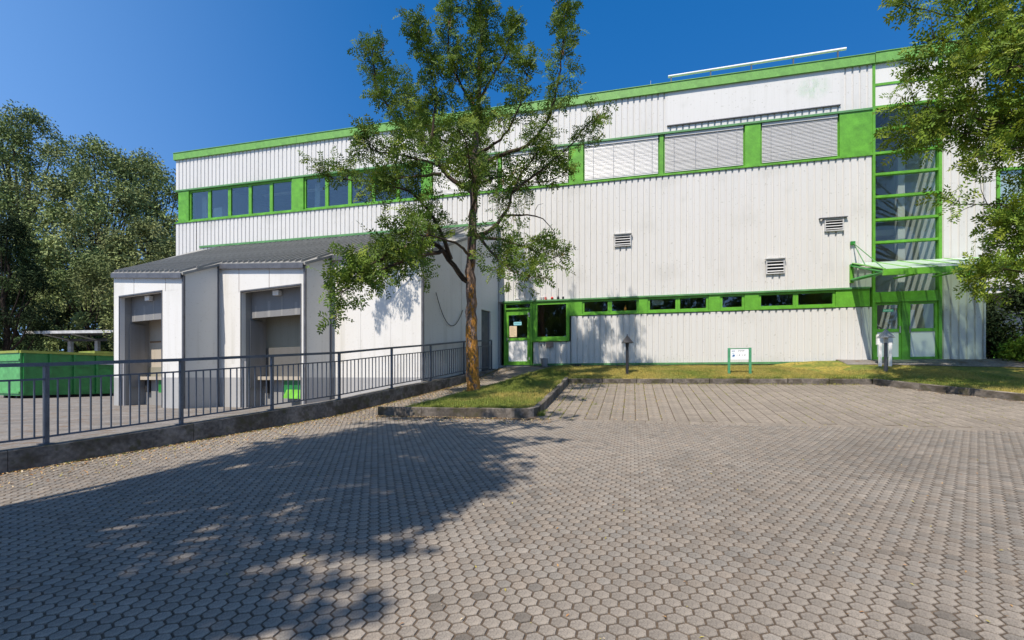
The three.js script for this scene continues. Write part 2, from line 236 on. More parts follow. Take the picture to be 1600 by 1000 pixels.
// hexagonal pavers, laid in rows along the facade
{
  const W = 0.099, J = 0.0125, r0 = (W - J) / Math.sqrt(3);
  const hexGeo = (() => {
    const P = [], U = [], ring = (r, y) => Array.from({ length: 6 }, (_, i) => { const a = (30 + 60 * i) * Math.PI / 180; return [r * Math.cos(a), y, -r * Math.sin(a)]; });
    const top = ring(r0 * 0.95, 0), mid = ring(r0, -0.003), low = ring(r0, -0.02), put = q => P.push(...q);
    for (let i = 1; i < 5; i++) { put(top[0]); put(top[i]); put(top[i + 1]); }
    for (const [A, B] of [[mid, top], [low, mid]]) for (let i = 0; i < 6; i++) { const j = (i + 1) % 6; [A[i], A[j], B[j], A[i], B[j], B[i]].forEach(put); }
    const g = new THREE.BufferGeometry(); g.setAttribute('position', new THREE.Float32BufferAttribute(P, 3)); g.computeVertexNormals(); return uvm(g);
  })();
  const hexes = [], dz = W * Math.sqrt(3) / 2, rh = rng(21);
  for (let j = 0; j < 220; j++) {
    const z = 0.12 + j * dz, x0 = railX(z) + 0.06, x1 = z < 8.33 ? Math.min(z < BACKZ - 2.2 ? 1.8 : lawnLeft(z) - 0.02, KX) : 16;
    for (let i = Math.ceil((x0 - (j & 1) * W / 2) / W); ; i++) {
      const x = i * W + (j & 1) * W / 2; if (x > x1) break;
      if (z > 8.0 && z < 8.33 && x < KX + 0.2) { if (z < 8.22 && x > -1.05) continue; } else if (z >= 8.0 && z < 8.33) continue;
      const [px, py, d] = project(x, yr(z), z); if (d < 1.4 || px < -500 || px > 2100) continue;
      hexes.push([x, z, px, py, d]);
    }
  }
  const sprigShade = (px, py) => Math.max(...[[688, 940, 26, 14], [695, 958, 16, 22], [758, 931, 14, 12], [725, 996, 26, 12], [1425, 945, 26, 20], [1470, 962, 36, 18], [1500, 985, 40, 16], [1440, 985, 20, 12], [820, 965, 12, 8]].map(([a, b, rx, ry]) => 1 - Math.hypot((px - a) / rx, (py - b) / ry)));  // soft shadows of leaf sprigs, put into the colour of these pavers
  const order = hexes.filter(h => h[2] > 6 && h[2] < 1594 && h[3] < 992).sort((a, b) => a[4] - b[4]), single = new Set(order.slice(0, 300));
  const field = new THREE.InstancedMesh(hexGeo, M.paverField, hexes.length - 300); field.name = 'hexagonal_pavers'; tag(field, null, null, null, 'stuff');
  const m = new THREE.Matrix4(), q = new THREE.Quaternion(), e = new THREE.Euler(), c = new THREE.Color(), one = V3(1, 1, 1); let n = 0;
  for (const h of hexes) {
    const [x, z, px, py] = h, faint = Math.max(...[[1345, 700, 80, 24], [1410, 728, 70, 18], [1060, 720, 60, 20]].map(([a, b, rx, ry]) => 1 - Math.hypot((px - a) / rx, (py - b) / ry))), ty = yr(z) + rr(-0.0016, 0.0016, rh), big = fbm(x * 0.45 + 40, z * 0.45 + 40, 64, 1), st = sprigShade(px, py);
    e.set(Math.atan(-slopeAt(z)) * -1 * -1 + rr(-0.012, 0.012, rh), 0, rr(-0.012, 0.012, rh)); e.x = Math.atan(-slopeAt(z)) + rr(-0.012, 0.012, rh);
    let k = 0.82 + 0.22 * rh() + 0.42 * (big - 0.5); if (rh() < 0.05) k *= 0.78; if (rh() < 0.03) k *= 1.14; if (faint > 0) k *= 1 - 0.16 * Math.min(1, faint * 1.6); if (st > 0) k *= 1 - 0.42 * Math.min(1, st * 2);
    const warm = rr(-0.012, 0.012, rh);
    if (single.has(h)) {
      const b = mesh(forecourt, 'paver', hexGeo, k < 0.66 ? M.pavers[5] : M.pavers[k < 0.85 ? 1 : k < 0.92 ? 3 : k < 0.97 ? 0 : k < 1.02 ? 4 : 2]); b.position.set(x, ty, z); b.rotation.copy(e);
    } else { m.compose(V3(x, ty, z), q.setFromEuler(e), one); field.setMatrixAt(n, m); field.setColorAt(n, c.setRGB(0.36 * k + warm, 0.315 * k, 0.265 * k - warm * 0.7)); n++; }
  }
  field.castShadow = field.receiveShadow = true; forecourt.add(field);
}
// parking bay: rectangular blocks with open joints, weeds in the joints
const bay = mesh(scene, 'parking_bay', sheet(z => span(KX + 0.05, kerbRight(z) + 0.1, 6), span(BACKZ, 8.33, 20), (x, z) => yr(z) - 0.009), M.moss); tag(bay, null, null, null, 'structure');
{
  const CW = 0.25, BL = 0.2, rb = rng(5), list = [];
  const geo = bevelBox(-CW / 2 + 0.0085, CW / 2 - 0.0085, -0.02, 0, -BL / 2 + 0.0025, BL / 2 - 0.0025, 0.005);
  for (let i = 0; i < 62; i++) { const x = KX + 0.24 + i * CW, off = rb() * BL; for (let z = BACKZ + 0.14 - off + BL; z < 8.1; z += BL) { if (x > kerbRight(z) - 0.16 || z < BACKZ + 0.15) continue; list.push([x, z, 0]); } }
  for (let i = 0; i < 90; i++) { const x = KX + 0.2 + i * 0.2; if (x < kerbRight(8.2) - 0.1) list.push([x, 8.2, 1]); }
  const lit = list.map(b => { const p = project(b[0], yr(b[1]), b[1]); return [...b, p[0], p[2]]; });
  const single = new Set(lit.filter(b => b[3] > 0 && b[3] < 1600).sort((a, b) => a[4] - b[4]).slice(0, 300));
  const rest = lit.filter(b => !single.has(b)), inst = new THREE.InstancedMesh(geo, M.paverField, rest.length); inst.name = 'bay_blocks'; tag(inst, null, null, null, 'stuff');
  const m = new THREE.Matrix4(), q = new THREE.Quaternion(), e = new THREE.Euler(), c = new THREE.Color(), one = V3(1, 1, 1); let n = 0;
  for (const b of lit) {
    const [x, z, tr] = b, k = 0.84 + 0.22 * rb() + 0.3 * (fbm(x * 0.6 + 9, z * 0.6 + 9, 64, 3) - 0.5); e.set(Math.atan(-slopeAt(z)) + rr(-0.006, 0.006, rb), tr ? Math.PI / 2 : 0, rr(-0.006, 0.006, rb)); if (tr) e.set(0, Math.PI / 2, Math.atan(slopeAt(z)) * -1);
    const y = yr(z) + rr(-0.002, 0.002, rb) + 0.001;
    if (single.has(b)) { const o = mesh(bay, 'paving_block', geo, M.blocks[k < 0.86 ? 4 : k < 0.92 ? 1 : k < 0.97 ? 3 : k < 1.02 ? 0 : 2]); o.position.set(x, y, z); o.rotation.copy(e); }
    else { m.compose(V3(x, y, z), q.setFromEuler(e), one); inst.setMatrixAt(n, m); inst.setColorAt(n, c.setRGB(0.35 * k, 0.30 * k, 0.245 * k)); n++; }
  }
  inst.castShadow = inst.receiveShadow = true; bay.add(inst);
}
// lawn: the bed round the tree, the strip under the facade and the verge to the right
const bump = (x, z) => 0.05 * (fbm(x * 1.1 + 20, z * 1.1 + 20, 64, 2) - 0.5);
const bedY = (x, z) => { const e = sstep(0, 0.7, x - lawnLeft(z)); return yr(z) + 0.015 + 0.135 * e + bump(x, z) * e; };
const stripY = (x, z) => { const t = clamp(z / BACKZ, 0, 1); return -0.03 - 0.47 * Math.pow(t, 1.2) + bump(x, z) * sstep(0, 0.4, z); };
const lawnY = (x, z) => { const a = z > 8 ? bedY(x, z) : bedY(x, z), s = stripY(x, z), k = sstep(KX - 1.1, KX + 0.2, x) * (1 - sstep(BACKZ - 0.3, BACKZ + 0.7, z)); return a + (s - a) * k; };
const vergeY = (x, z) => Math.max(yr(z) + 0.14, -0.03 - 0.19 * z) + bump(x, z);
const PATHZ = x => 0.9 + clamp((x - 11) * 0.13, 0, 1.6);
{
  const A = sheet(z => span(lawnLeft(z), KX, 16), span(0.3, KZ, 60), lawnY);
  const B = sheet(z => span(KX, kerbRight(z) + 0.02, 40), span(0.22, BACKZ, 20), (x, z) => x > 10.2 ? stripY(x, z) : lawnY(x, z));
  const C = sheet(z => span(Math.max(kerbRight(z) + 0.02, 0), 30, 30), span(0.22, 14, 60), (x, z) => { const k = sstep(0, 1.2, x - kerbRight(z)); return (1 - k) * (z < BACKZ ? stripY(x, z) : yr(z) + 0.14) + k * vergeY(x, z); });
  const l = mesh(scene, 'lawn', [A, B, C], M.turf); tag(l, null, null, null, 'structure');
  const p = mesh(scene, 'path', sheet(z => span(10.9, 30, 30), span(0, 1, 6), (x, s) => 0).clone(), M.asphalt);
  const pos = p.geometry.attributes.position; for (let i = 0; i < pos.count; i++) { const x = pos.getX(i), s = pos.getZ(i), z = s * PATHZ(x) + 0.02 + Math.max(0, x - 15) * 0.12 * s; pos.setZ(i, z); pos.setY(i, Math.max(stripY(x, z), vergeY(x, z)) + 0.012); } p.geometry.computeVertexNormals(); tag(p, null, null, null, 'structure');
}
// grass blades, joint weeds, leaf litter
{
  const rg = rng(77), blade = (() => { const Q = []; for (let i = 0; i < 6; i++) { const a = i * 1.05 + 0.3, l = 0.030 + 0.012 * (i % 3), b = 0.004, x = Math.cos(a), z = Math.sin(a), o = 0.012; Q.push([[x * o - z * b, -0.01, z * o + x * b], [x * o + z * b, -0.01, z * o - x * b], [x * (o + 0.022) , l, z * (o + 0.022)]]); } return quads(Q); })();
  const sp = []; const put = (x, z, y, s = 1, dry = 0) => sp.push([x, y, z, s, dry]);
  for (let i = 0; i < 26000; i++) { const z = rr(0.3, KZ - 0.03, rg), x = rr(lawnLeft(z), KX, rg); put(x, z, lawnY(x, z), rr(0.6, 1.4, rg), fbm(x * 0.8 + 11, z * 0.8 + 11, 64, 0)); }
  for (let i = 0; i < 18000; i++) { const z = rr(0.25, BACKZ - 0.04, rg), x = rr(KX, kerbRight(z), rg); put(x, z, x > 10.2 ? stripY(x, z) : lawnY(x, z), rr(0.5, 1.2, rg), fbm(x * 0.8 + 11, z * 0.8 + 11, 64, 0) + 0.22); }
  for (let i = 0; i < 9000; i++) { const z = rr(1.6, 7, rg), x = kerbRight(z) + 0.1 + rr(0, 3.2, rg), k = sstep(0, 1.2, x - kerbRight(z)); if (z < PATHZ(x) + 0.1) continue; put(x, z, (1 - k) * (z < BACKZ ? stripY(x, z) : yr(z) + 0.14) + k * vergeY(x, z), rr(0.6, 1.3, rg), fbm(x * 0.8 + 11, z * 0.8 + 11, 64, 0) + 0.15); }
  for (let i = 0; i < 2600; i++) { const e = rg(); let x, z; if (e < 0.35) { z = KZ - 0.02 + rr(-0.05, 0.03, rg); x = rr(-1.0, KX - 0.3, rg); } else if (e < 0.6) { x = KX + rr(-0.06, 0.02, rg); z = rr(BACKZ + 0.2, KZ - 0.4, rg); } else if (e < 0.85) { x = rr(KX + 0.1, 10.6, rg); z = BACKZ + rr(-0.06, 0.02, rg); } else { z = rr(0.6, KZ, rg); x = lawnLeft(z) + rr(-0.12, 0.1, rg); } if (fbm(x * 2 + 7, z * 2 + 7, 64, 2) < 0.45) continue; put(x, z, e < 0.6 && e >= 0.35 ? lawnY(x, z) : e < 0.85 && e >= 0.6 ? -0.5 : e >= 0.85 ? yr(z) : lawnY(x, z), rr(1.2, 2.3, rg), fbm(x * 0.8 + 11, z * 0.8 + 11, 64, 0)); }
  for (let i = 0; i < 500; i++) { const z = rr(0.6, KZ - 0.1, rg), x = rr(lawnLeft(z), KX, rg); put(x, z, lawnY(x, z), rr(1.5, 2.6, rg), 0.25); }
  const fill = (name, arr, geo, mat, col) => { const im = new THREE.InstancedMesh(geo, mat, arr.length), m = new THREE.Matrix4(), q = new THREE.Quaternion(), c = new THREE.Color(); arr.forEach((a, i) => { q.setFromEuler(a[5] ?? new THREE.Euler(0, rg() * 6.28, 0)); m.compose(V3(a[0], a[1], a[2]), q, V3(a[3], a[3] * (a[6] ?? 1), a[3])); im.setMatrixAt(i, m); col(c, a, i); im.setColorAt(i, c); }); im.name = name; im.castShadow = im.receiveShadow = true; scene.add(im); return im; };
  const gcol = (c, a) => { const d = sstep(0.38, 0.72, a[4]), v = 0.75 + 0.5 * rg(); c.setRGB((0.19 + 0.21 * d) * v, (0.235 + 0.10 * d) * v, (0.04 + 0.05 * d) * v); };
  tag(fill('grass', sp, blade, M.litter, gcol), 'short yellowing grass on the bed and the strip below the facade', 'grass', null, 'stuff');
  const weeds = [];
  for (let i = 0; i < 2600; i++) { const k = Math.floor(Math.pow(rg(), 1.5) * 44), x = KX + 0.24 + (k + 0.5) * 0.25 + rr(-0.008, 0.008, rg), z = BACKZ + 0.12 + (8.1 - BACKZ) * rg(); if (x > kerbRight(z) - 0.15 || fbm(x * 1.3, z * 1.3 + 5, 64, 4) < 0.42) continue; weeds.push([x, yr(z) - 0.008, z, rr(0.35, 0.85, rg), 0.3 + 0.5 * rg()]); }
  for (let i = 0; i < 700; i++) { const x = KX + rr(0.05, 8, rg), z = BACKZ + rr(0.06, 0.4, rg) * rg() + 0.1; weeds.push([x, yr(z) - 0.004, z, rr(0.4, 1.1, rg), 0.4 + 0.4 * rg()]); }
  for (const [x, z, n, s] of [[KX + 0.16, 7.75, 40, 1.9], [KX + 0.18, 7.3, 14, 1.2], [2.9, 7.2, 10, 1.1], [3.3, 5.6, 12, 1.1], [3.6, 6.4, 9, 1]]) for (let i = 0; i < n; i++) { const a = x + rr(-0.06, 0.06, rg), b = z + rr(-0.08, 0.08, rg); weeds.push([a, yr(b) - 0.005, b, s * rr(0.5, 1.3, rg), 0.15]); }
  for (let i = 0; i < 500; i++) { const z = rr(0.5, 13, rg), x = railX(z) + rr(0.0, 0.1, rg); weeds.push([x, yr(z) - 0.005, z, rr(0.3, 0.9, rg), 0.4]); }
  tag(fill('joint_weeds', weeds, blade, M.litter, gcol), 'small weeds growing in paving joints and along kerbs', 'weeds', null, 'stuff');
  const leafG = quads([[[-0.014, 0, 0], [0, 0.003, 0.007], [0.016, 0.001, 0], [0, 0.004, -0.007]]]), litter = [];
  const drop = (x, z, y, s) => litter.push([x, y + 0.006, z, s, 0, new THREE.Euler(rr(-0.5, 0.5, rg), rg() * 6.28, rr(-0.5, 0.5, rg))]);
  for (let i = 0; i < 7000; i++) { const z = rr(0.6, 16, rg), x = railX(z) + 0.02 + Math.pow(rg(), 3.2) * (z < 8 ? 0.7 : 1.2); drop(x, z, yr(z), rr(0.6, 1.7, rg)); }
  for (let i = 0; i < 1500; i++) { const x = rr(-1.1, KX + 0.5, rg), z = KZ + 0.2 + Math.pow(rg(), 2) * 0.6; drop(x, z, yr(z), rr(0.6, 1.4, rg)); }
  for (let i = 0; i < 1600; i++) { const z = rr(BACKZ + 0.1, 8.3, rg), x = KX + 0.15 + Math.pow(rg(), 1.8) * 2.6; drop(x, z, yr(z), rr(0.5, 1.2, rg)); }
  for (let i = 0; i < 500; i++) { const z = rr(BACKZ + 0.15, 8.3, rg), x = kerbRight(z) - 0.12 - Math.pow(rg(), 2) * 0.6; drop(x, z, yr(z), rr(0.5, 1.2, rg)); }
  for (let i = 0; i < 900; i++) { const x = rr(-2, 12, rg), z = rr(8.4, 16.5, rg); if (x > railX(z) + 0.1) drop(x, z, yr(z), rr(0.4, 1.1, rg)); }
  for (let i = 0; i < 700; i++) { const z = rr(0.6, KZ, rg), x = rr(lawnLeft(z), KX, rg); drop(x, z, lawnY(x, z) + 0.02, rr(0.6, 1.3, rg)); }
  const pal = [[0.42, 0.24, 0.09], [0.50, 0.36, 0.19], [0.30, 0.16, 0.07], [0.55, 0.45, 0.30], [0.36, 0.30, 0.07]];
  tag(fill('leaf_litter', litter, leafG, M.litter, c => { const p = pal[Math.floor(rg() * 5)], v = rr(0.7, 1.15, rg); c.setRGB(p[0] * v, p[1] * v, p[2] * v); }), 'dry fallen leaves gathered along the wall and kerbs', 'leaf litter', null, 'stuff');
}
// kerbs: stones about a metre long
function kerbLine(name, label, pts, topY, w, group) {         // pts: plan polyline of the visible lower edge; stones lie to the left of the walking direction
  const t = thing(name, label, 'kerb', [0, 0, 0], 0, group); let k = 0;
  for (let i = 0; i + 1 < pts.length; i++) {
    const [a, b] = [pts[i], pts[i + 1]], L = Math.hypot(b[0] - a[0], b[1] - a[1]), n = Math.max(1, Math.round(L));
    for (let s = 0; s < n; s++) {
      const f0 = s / n + 0.0012, f1 = (s + 1) / n - 0.0012, A = [a[0] + (b[0] - a[0]) * f0, a[1] + (b[1] - a[1]) * f0], B = [a[0] + (b[0] - a[0]) * f1, a[1] + (b[1] - a[1]) * f1];
      const dx = (b[0] - a[0]) / L, dz = (b[1] - a[1]) / L, nx = dz, nz = -dx, j = rr(-0.006, 0.006), ch = 0.014;
      const off = (p, o) => [p[0] + nx * o, p[1] + nz * o], ya = topY(...A) + j, yb = topY(...B) + j * 0.4;
      const prof = [[0, -0.3], [0, -ch], [ch, 0], [w - ch, 0], [w, -ch], [w, -0.3]], Q = [];
      for (let m = 0; m + 1 < prof.length; m++) { const p = prof[m], q = prof[m + 1], c = (P, y, r) => { const o = off(P, r[0]); return [o[0], y + r[1], o[1]]; }; Q.push([c(A, ya, p), c(B, yb, p), c(B, yb, q), c(A, ya, q)]); }
      for (const [P, y] of [[A, ya], [B, yb]]) { const c = r => { const o = off(P, r[0]); return [o[0], y + r[1], o[1]]; }; Q.push([c(prof[0]), c(prof[1]), c(prof[4]), c(prof[5])]); Q.push([c(prof[1]), c(prof[2]), c(prof[3]), c(prof[4])]); }
      mesh(t, 'kerb_stone', quads(Q), M.kerb[k++ % 3]);
    }
  }
  return t;
}
{
  const arc = []; for (let i = 0; i <= 5; i++) { const a = Math.PI / 2 * (1 - i / 5); arc.push([KX - 0.32 + 0.45 * Math.cos(a), KZ - 0.32 + 0.45 * Math.sin(a)]); }
  kerbLine('bed_kerb', 'weathered grey kerb edging the grass bed round the tree', [[-1.08, KZ + 0.13], [KX - 0.32, KZ + 0.13], ...arc.slice(1), [KX + 0.13, BACKZ + 0.13]], (x, z) => yr(z) + 0.19, 0.13);
  kerbLine('bay_kerb', 'long dark kerb between the parking bay and the grass strip', [[KX + 0.135, BACKZ + 0.13], [10.72, BACKZ + 0.13]], () => -0.49, 0.13);
  kerbLine('verge_kerb', 'kerb running obliquely beside the parking bay near the entrance path', [[10.73, BACKZ + 0.13], [kerbRight(4.6), 4.6], [kerbRight(8.4), 8.4], [kerbRight(11), 11]], (x, z) => Math.max(-0.49 - (z - 2.9) * 0.13, yr(z) + 0.15), 0.14);
}
// retaining wall and railing beside the ramp
const wallTop = z => yr(z) + (z < 3 ? 0.02 + 0.26 * sstep(0.6, 3, z) : 0.28 + 0.06 * sstep(3, 6, z) - 0.06 * sstep(9, 13, z));
{
  const t = thing('retaining_wall', 'low mossy concrete wall carrying the steel railing', 'wall');
  const zs = [0.75, 2.6, 4.7, 6.9, 9.1, 11.3, 13.5, 15.7, 17.9, 20];
  for (let i = 0; i + 1 < zs.length; i++) {
    const sub = span(zs[i] + 0.004, zs[i + 1] - 0.004, 4), G = [], wd = 0.24;
    for (let s = 0; s < 4; s++) {
      const a = sub[s], b = sub[s + 1], f = (x, y, z) => [x, y, z], xa = railX(a), xb = railX(b), ta = wallTop(a), tb = wallTop(b), c = 0.015;
      const pr = [[0, null], [0, -c], [-c, 0], [-wd + c, 0], [-wd, -c], [-wd, null]];
      for (let m = 0; m + 1 < pr.length; m++) { const Y = (k, tp) => k === null ? -2.4 : tp + k, p = pr[m], q = pr[m + 1]; G.push([f(xb + p[0], Y(p[1], tb), b), f(xa + p[0], Y(p[1], ta), a), f(xa + q[0], Y(q[1], ta), a), f(xb + q[0], Y(q[1], tb), b)]); }
      if (s === 0) G.push([f(xa, -2.4, a), f(xa, ta - c, a), f(xa - wd, ta - c, a), f(xa - wd, -2.4, a)]); if (s === 3) G.push([f(xb, -2.4, b), f(xb, tb - c, b), f(xb - wd, tb - c, b), f(xb - wd, -2.4, b)]);
    }
    mesh(t, 'wall_section', quads(G), M.retain);
  }
  const r = thing('ramp_railing', 'slate grey steel railing with thin upright bars on the low wall', 'railing');
  const dir = [-0.2147, 1], p0 = [railX(1.11) - 0.12, 1.11], posts = [768, 725, 673, 612, 530, 425, 283, 72].map(px => along(p0, dir, px));
  for (let i = 0; i < 3; i++) { const l = posts[posts.length - 1]; posts.push([l[0] - 0.2147 * 1.75, l[1] + 1.75]); }
  const H = 1.05, sq = (p, y0, y1, w) => box(p[0] - w / 2, p[0] + w / 2, y0, y1, p[1] - w / 2, p[1] + w / 2), off = (p, o) => [p[0] + o, p[1]];
  posts.forEach((p, i) => { const y = wallTop(p[1]); const m = mesh(r, 'post', sq(p, y - 0.02, y + H, 0.05), M.rail); mesh(m, 'base_plate', box(p[0] - 0.07, p[0] + 0.07, y, y + 0.012, p[1] - 0.07, p[1] + 0.07), M.rail); });
  for (let i = 0; i + 1 < posts.length; i++) {
    const b = posts[i], a = posts[i + 1], ya = wallTop(a[1]), yb = wallTop(b[1]), e = 0.0, dz = (b[1] - a[1]), L = Math.hypot(b[0] - a[0], dz);
    const cut = (p, q, c) => [p[0] + (q[0] - p[0]) / L * c, p[1] + (q[1] - p[1]) / L * c], lerp = (f) => ya + (yb - ya) * f;
    const rail = (n, w, h0, h1, c) => { const A = cut(a, b, c), B = cut(b, a, c), s = c / L; mesh(r, n, prism(off(A, w / 2), off(B, w / 2), w, lerp(s) + h0, lerp(s) + h1, lerp(1 - s) + h1, lerp(1 - s) + h0), M.rail); };
    rail('hand_rail', 0.055, H - 0.005, H + 0.045, 0.0005); rail('upper_rail', 0.03, H - 0.19, H - 0.165, 0.0255); rail('lower_rail', 0.03, 0.085, 0.11, 0.0255);
    const n = Math.round(L / 0.122); for (let k = 1; k < n; k++) { const f = k / n, p = [a[0] + (b[0] - a[0]) * f, a[1] + dz * f]; mesh(r, 'baluster', box(p[0] - 0.011, p[0] + 0.011, lerp(f) + 0.1101, lerp(f) + H - 0.1901, p[1] - 0.006, p[1] + 0.006), M.rail); }
  }
}
// ---------------------------------------------------------------- the long clad building
const Y_ROOF = 9.9, Y_FAS = 9.6, Y_UT = 8.16, Y_UB = 6.68, Y_LT = 2.40, Y_LB = 1.83, XL = fx(275), XR = fx(1362), XG = fx(1470), XE = fx(1536);
const hall = thing('industrial_building', 'long white ribbed metal hall with bright green window bands and roof edge', 'building');
const RIB = 0.208;
function cladding(parent, x0, x1, y0, y1, mats, z = 0, ribs = 5, name = 'cladding_sheet', turn) {
  let k = Math.round(Math.abs(x0 * 7 + y0 * 3));
  for (let x = x0; x < x1 - 0.02; x += RIB * ribs, k++) {
    const e = Math.min(x1, x + RIB * ribs), Q = [], prof = [[0, 0], [0.032, 0], [0.046, 0.036], [0.194, 0.036], [0.208, 0]]; let prev = null;
    for (let r = 0; r < ribs; r++) for (const [a, b] of (r ? prof.slice(1) : prof)) { const X = Math.min(e, x + r * RIB + a); if (prev && X > prev[0] + 1e-5) Q.push([[prev[0], y0, z + prev[1]], [X, y0, z + b], [X, y1, z + b], [prev[0], y1, z + prev[1]]]); prev = [X, b]; }
    const m = mesh(parent, name, quads(Q), Array.isArray(mats) ? mats[(k * 7 + (k >> 2)) % mats.length] : mats);
  }
}
// shell
const T0 = -0.03;
mesh(hall, 'core_wall', [box(XL, XR, Y_UT, Y_FAS, -0.3, T0), box(XL, fx(1358), Y_LT + 0.002, Y_UB, -0.3, T0), box(fx(892), fx(1358), 0.03, Y_LB, -0.3, T0), box(fx(833), fx(892), 0.03, fy(860, 534), -0.3, T0), box(XL, fx(781), -1.6, Y_LT, -0.3, T0)], M.room);
mesh(hall, 'side_wall', [box(XL - 0.02, XL + 0.2, -1.6, Y_FAS, -16, -0.301), box(XE - 0.2, XE, -0.2, Y_FAS, -16, -0.301)], M.wall);
mesh(hall, 'rear_wall', box(XL, XE, -1.6, Y_FAS, -16.2, -16.001), M.wall);
mesh(hall, 'roof', box(XL - 0.02, XE, Y_FAS - 0.25, Y_FAS - 0.02, -16.2, -0.301), M.greyRoof);
mesh(hall, 'upper_floor', box(XL + 0.2, XR, 6.2, 6.4, -15.9, -0.301), M.room);
mesh(hall, 'ground_floor', box(XL + 0.2, XE - 0.2, -0.14, 0.01, -15.9, -0.02), M.room);
mesh(hall, 'partition', [box(XL + 0.2, XR, 6.4, 9.3, -7.2, -7), box(-3.6, -3.4, 6.4, 9.3, -6.999, -0.32)], M.room);
mesh(hall, 'partition', box(XL + 0.2, XR, 0.01, 6.2, -9.2, -9), M.roomDark);
mesh(hall, 'ceiling_light_strip', [box(-14, -9.8, 8.9, 8.96, -3.2, -3), box(-9, -4, 8.9, 8.96, -3.2, -3)], M.roomWhite);
// curtains and a cabinet seen through the left windows
mesh(hall, 'curtain', box(fx(299), fx(306), Y_UB + 0.12, Y_UT - 0.1, -0.62, -0.56), M.whiteDull);
mesh(hall, 'cabinet', box(fx(313), fx(327), 6.4, Y_UB + 0.85, -1.15, -0.7), M.whiteDull);
mesh(hall, 'curtain', box(fx(453), fx(458), Y_UB + 0.12, Y_UT - 0.45, -0.62, -0.56), M.whiteDull);
mesh(hall, 'curtain', box(fx(479), fx(486), Y_UB + 0.12, Y_UT - 0.1, -0.62, -0.56), M.whiteDull);
// cladding
cladding(hall, XL, XR, Y_UT + 0.03, Y_FAS, M.clad);
cladding(hall, XL, -14.9, 1.6, Y_UB, M.clad);
cladding(hall, -14.9, XR - 0.01, Y_LT + 0.05, Y_UB, M.clad);
cladding(hall, fx(892) + 0.01, XR - 0.01, 0.07, Y_LB - 0.02, M.clad);
cladding(hall, fx(833) + 0.01, fx(891), 0.07, fy(860, 534) - 0.01, M.clad);
// repainted area with its bottom drip ledge, and a green paint smear
{
  const a = fx(1042), b = fx(1312), y0 = fy(1180, 188) + 0.02;
  mesh(hall, 'drip_ledge', box(a, b, Y_UT + 0.235, Y_UT + 0.265, 0.037, 0.085), M.greyTrim);
  const P = box(a + 0.02, b - 0.02, Y_UT + 0.27, Y_FAS - 0.005, 0.0375, 0.0395); mesh(hall, 'repainted_panel', P, M.cladPatch);
  // shallow joints that remain visible in the repainted panel
  for (let i = 1; i < 24; i++) { const x = a + (b - a) * i / 24; mesh(hall, 'panel_joint', box(x - 0.006, x + 0.006, Y_UT + 0.3, Y_FAS - 0.12, 0.0396, 0.0412), M.clad[3]); }
  const st = tex(256, [1, 1], (x, y) => [0.62 + 0.3 * fbm(x * 8, y * 8, 8, 1), 0.88, 0.62 + 0.3 * fbm(x * 8, y * 8, 8, 1)]);
  const al = tex(256, [1, 1], (x, y) => { const r = Math.hypot((x - 0.5) * 2, (y - 0.55) * 2.1); return sstep(0.95, 0.1, r) * sstep(0.2, 0.62, fbm(x * 9, y * 3, 9, 2)) * 0.42; }, false);
  const g = new THREE.PlaneGeometry(1.35, 1.1); g.translate(fx(1270), fy(1270, 140), 0.0435);
  mesh(hall, 'green_paint_stain', g, new THREE.MeshStandardMaterial({ map: st, alphaMap: al, transparent: true, roughness: 0.5 }));
}
// roof edge
for (const [a, b, d, h] of [[XL - 0.04, -9.5, 0, 0], [-9.5, -3.5, 0, 0], [-3.5, 2.45, 0, 0], [2.45, fx(1365), 0, 0], [fx(1365) + 0.01, XE + 0.05, 0.02, 0.01]]) mesh(hall, 'roof_fascia', [box(a, b - 0.006, Y_FAS - 0.003, Y_ROOF + h, -0.05, 0.11 + d), box(a, b - 0.006, Y_ROOF + h, Y_ROOF + 0.02 + h, -0.35, 0.13 + d)], M.greenPale);
mesh(hall, 'roof_fascia', box(XL - 0.05, XL - 0.02, Y_FAS, Y_ROOF, -16.2, -0.06), M.greenPale);
// upper window band: sill, head flashing, pilasters, windows
const winG = { };
mesh(hall, 'head_flashing', box(XL - 0.01, XR, Y_UT - 0.02, Y_UT + 0.045, -0.03, 0.075), M.mint);
mesh(hall, 'sill', box(XL + 0.12, XR, Y_UB - 0.005, Y_UB + 0.055, -0.2, 0.07), M.green);
mesh(hall, 'sill', box(XL - 0.01, XL + 0.119, Y_UB - 0.005, Y_UB + 0.03, -0.2, 0.07), M.green);
const pil = [[280, 296], [457, 475], [660, 675], [890, 911.5], [1163.5, 1188], [1311, 1364]];
pil.forEach(([a, b]) => mesh(hall, 'pilaster', box(fx(a), fx(b), Y_UB + 0.056, Y_UT - 0.021, -0.25, 0.045), M.green));
function windowUnit(parent, x0, x1, y0, y1, fr, zf, mat, glass, name = 'window') {
  const w = mesh(parent, name, [box(x0, x0 + fr, y0, y1, zf - 0.07, zf), box(x1 - fr, x1, y0, y1, zf - 0.07, zf), box(x0 + fr, x1 - fr, y0, y0 + fr, zf - 0.07, zf), box(x0 + fr, x1 - fr, y1 - fr, y1, zf - 0.07, zf)], mat);
  mesh(w, 'pane', box(x0 + fr, x1 - fr, y0 + fr, y1 - fr, zf - 0.048, zf - 0.040), glass); return w;
}
const yw0 = Y_UB + 0.056, yw1 = Y_UT - 0.022;
for (const [a, b, n] of [[296, 457, 5], [475, 660, 5]]) { const x0 = fx(a), x1 = fx(b); for (let i = 0; i < n; i++) windowUnit(hall, x0 + (x1 - x0) * i / n, x0 + (x1 - x0) * (i + 1) / n - 0.002, yw0, yw1, 0.075, -0.02, M.green, M.glass); }
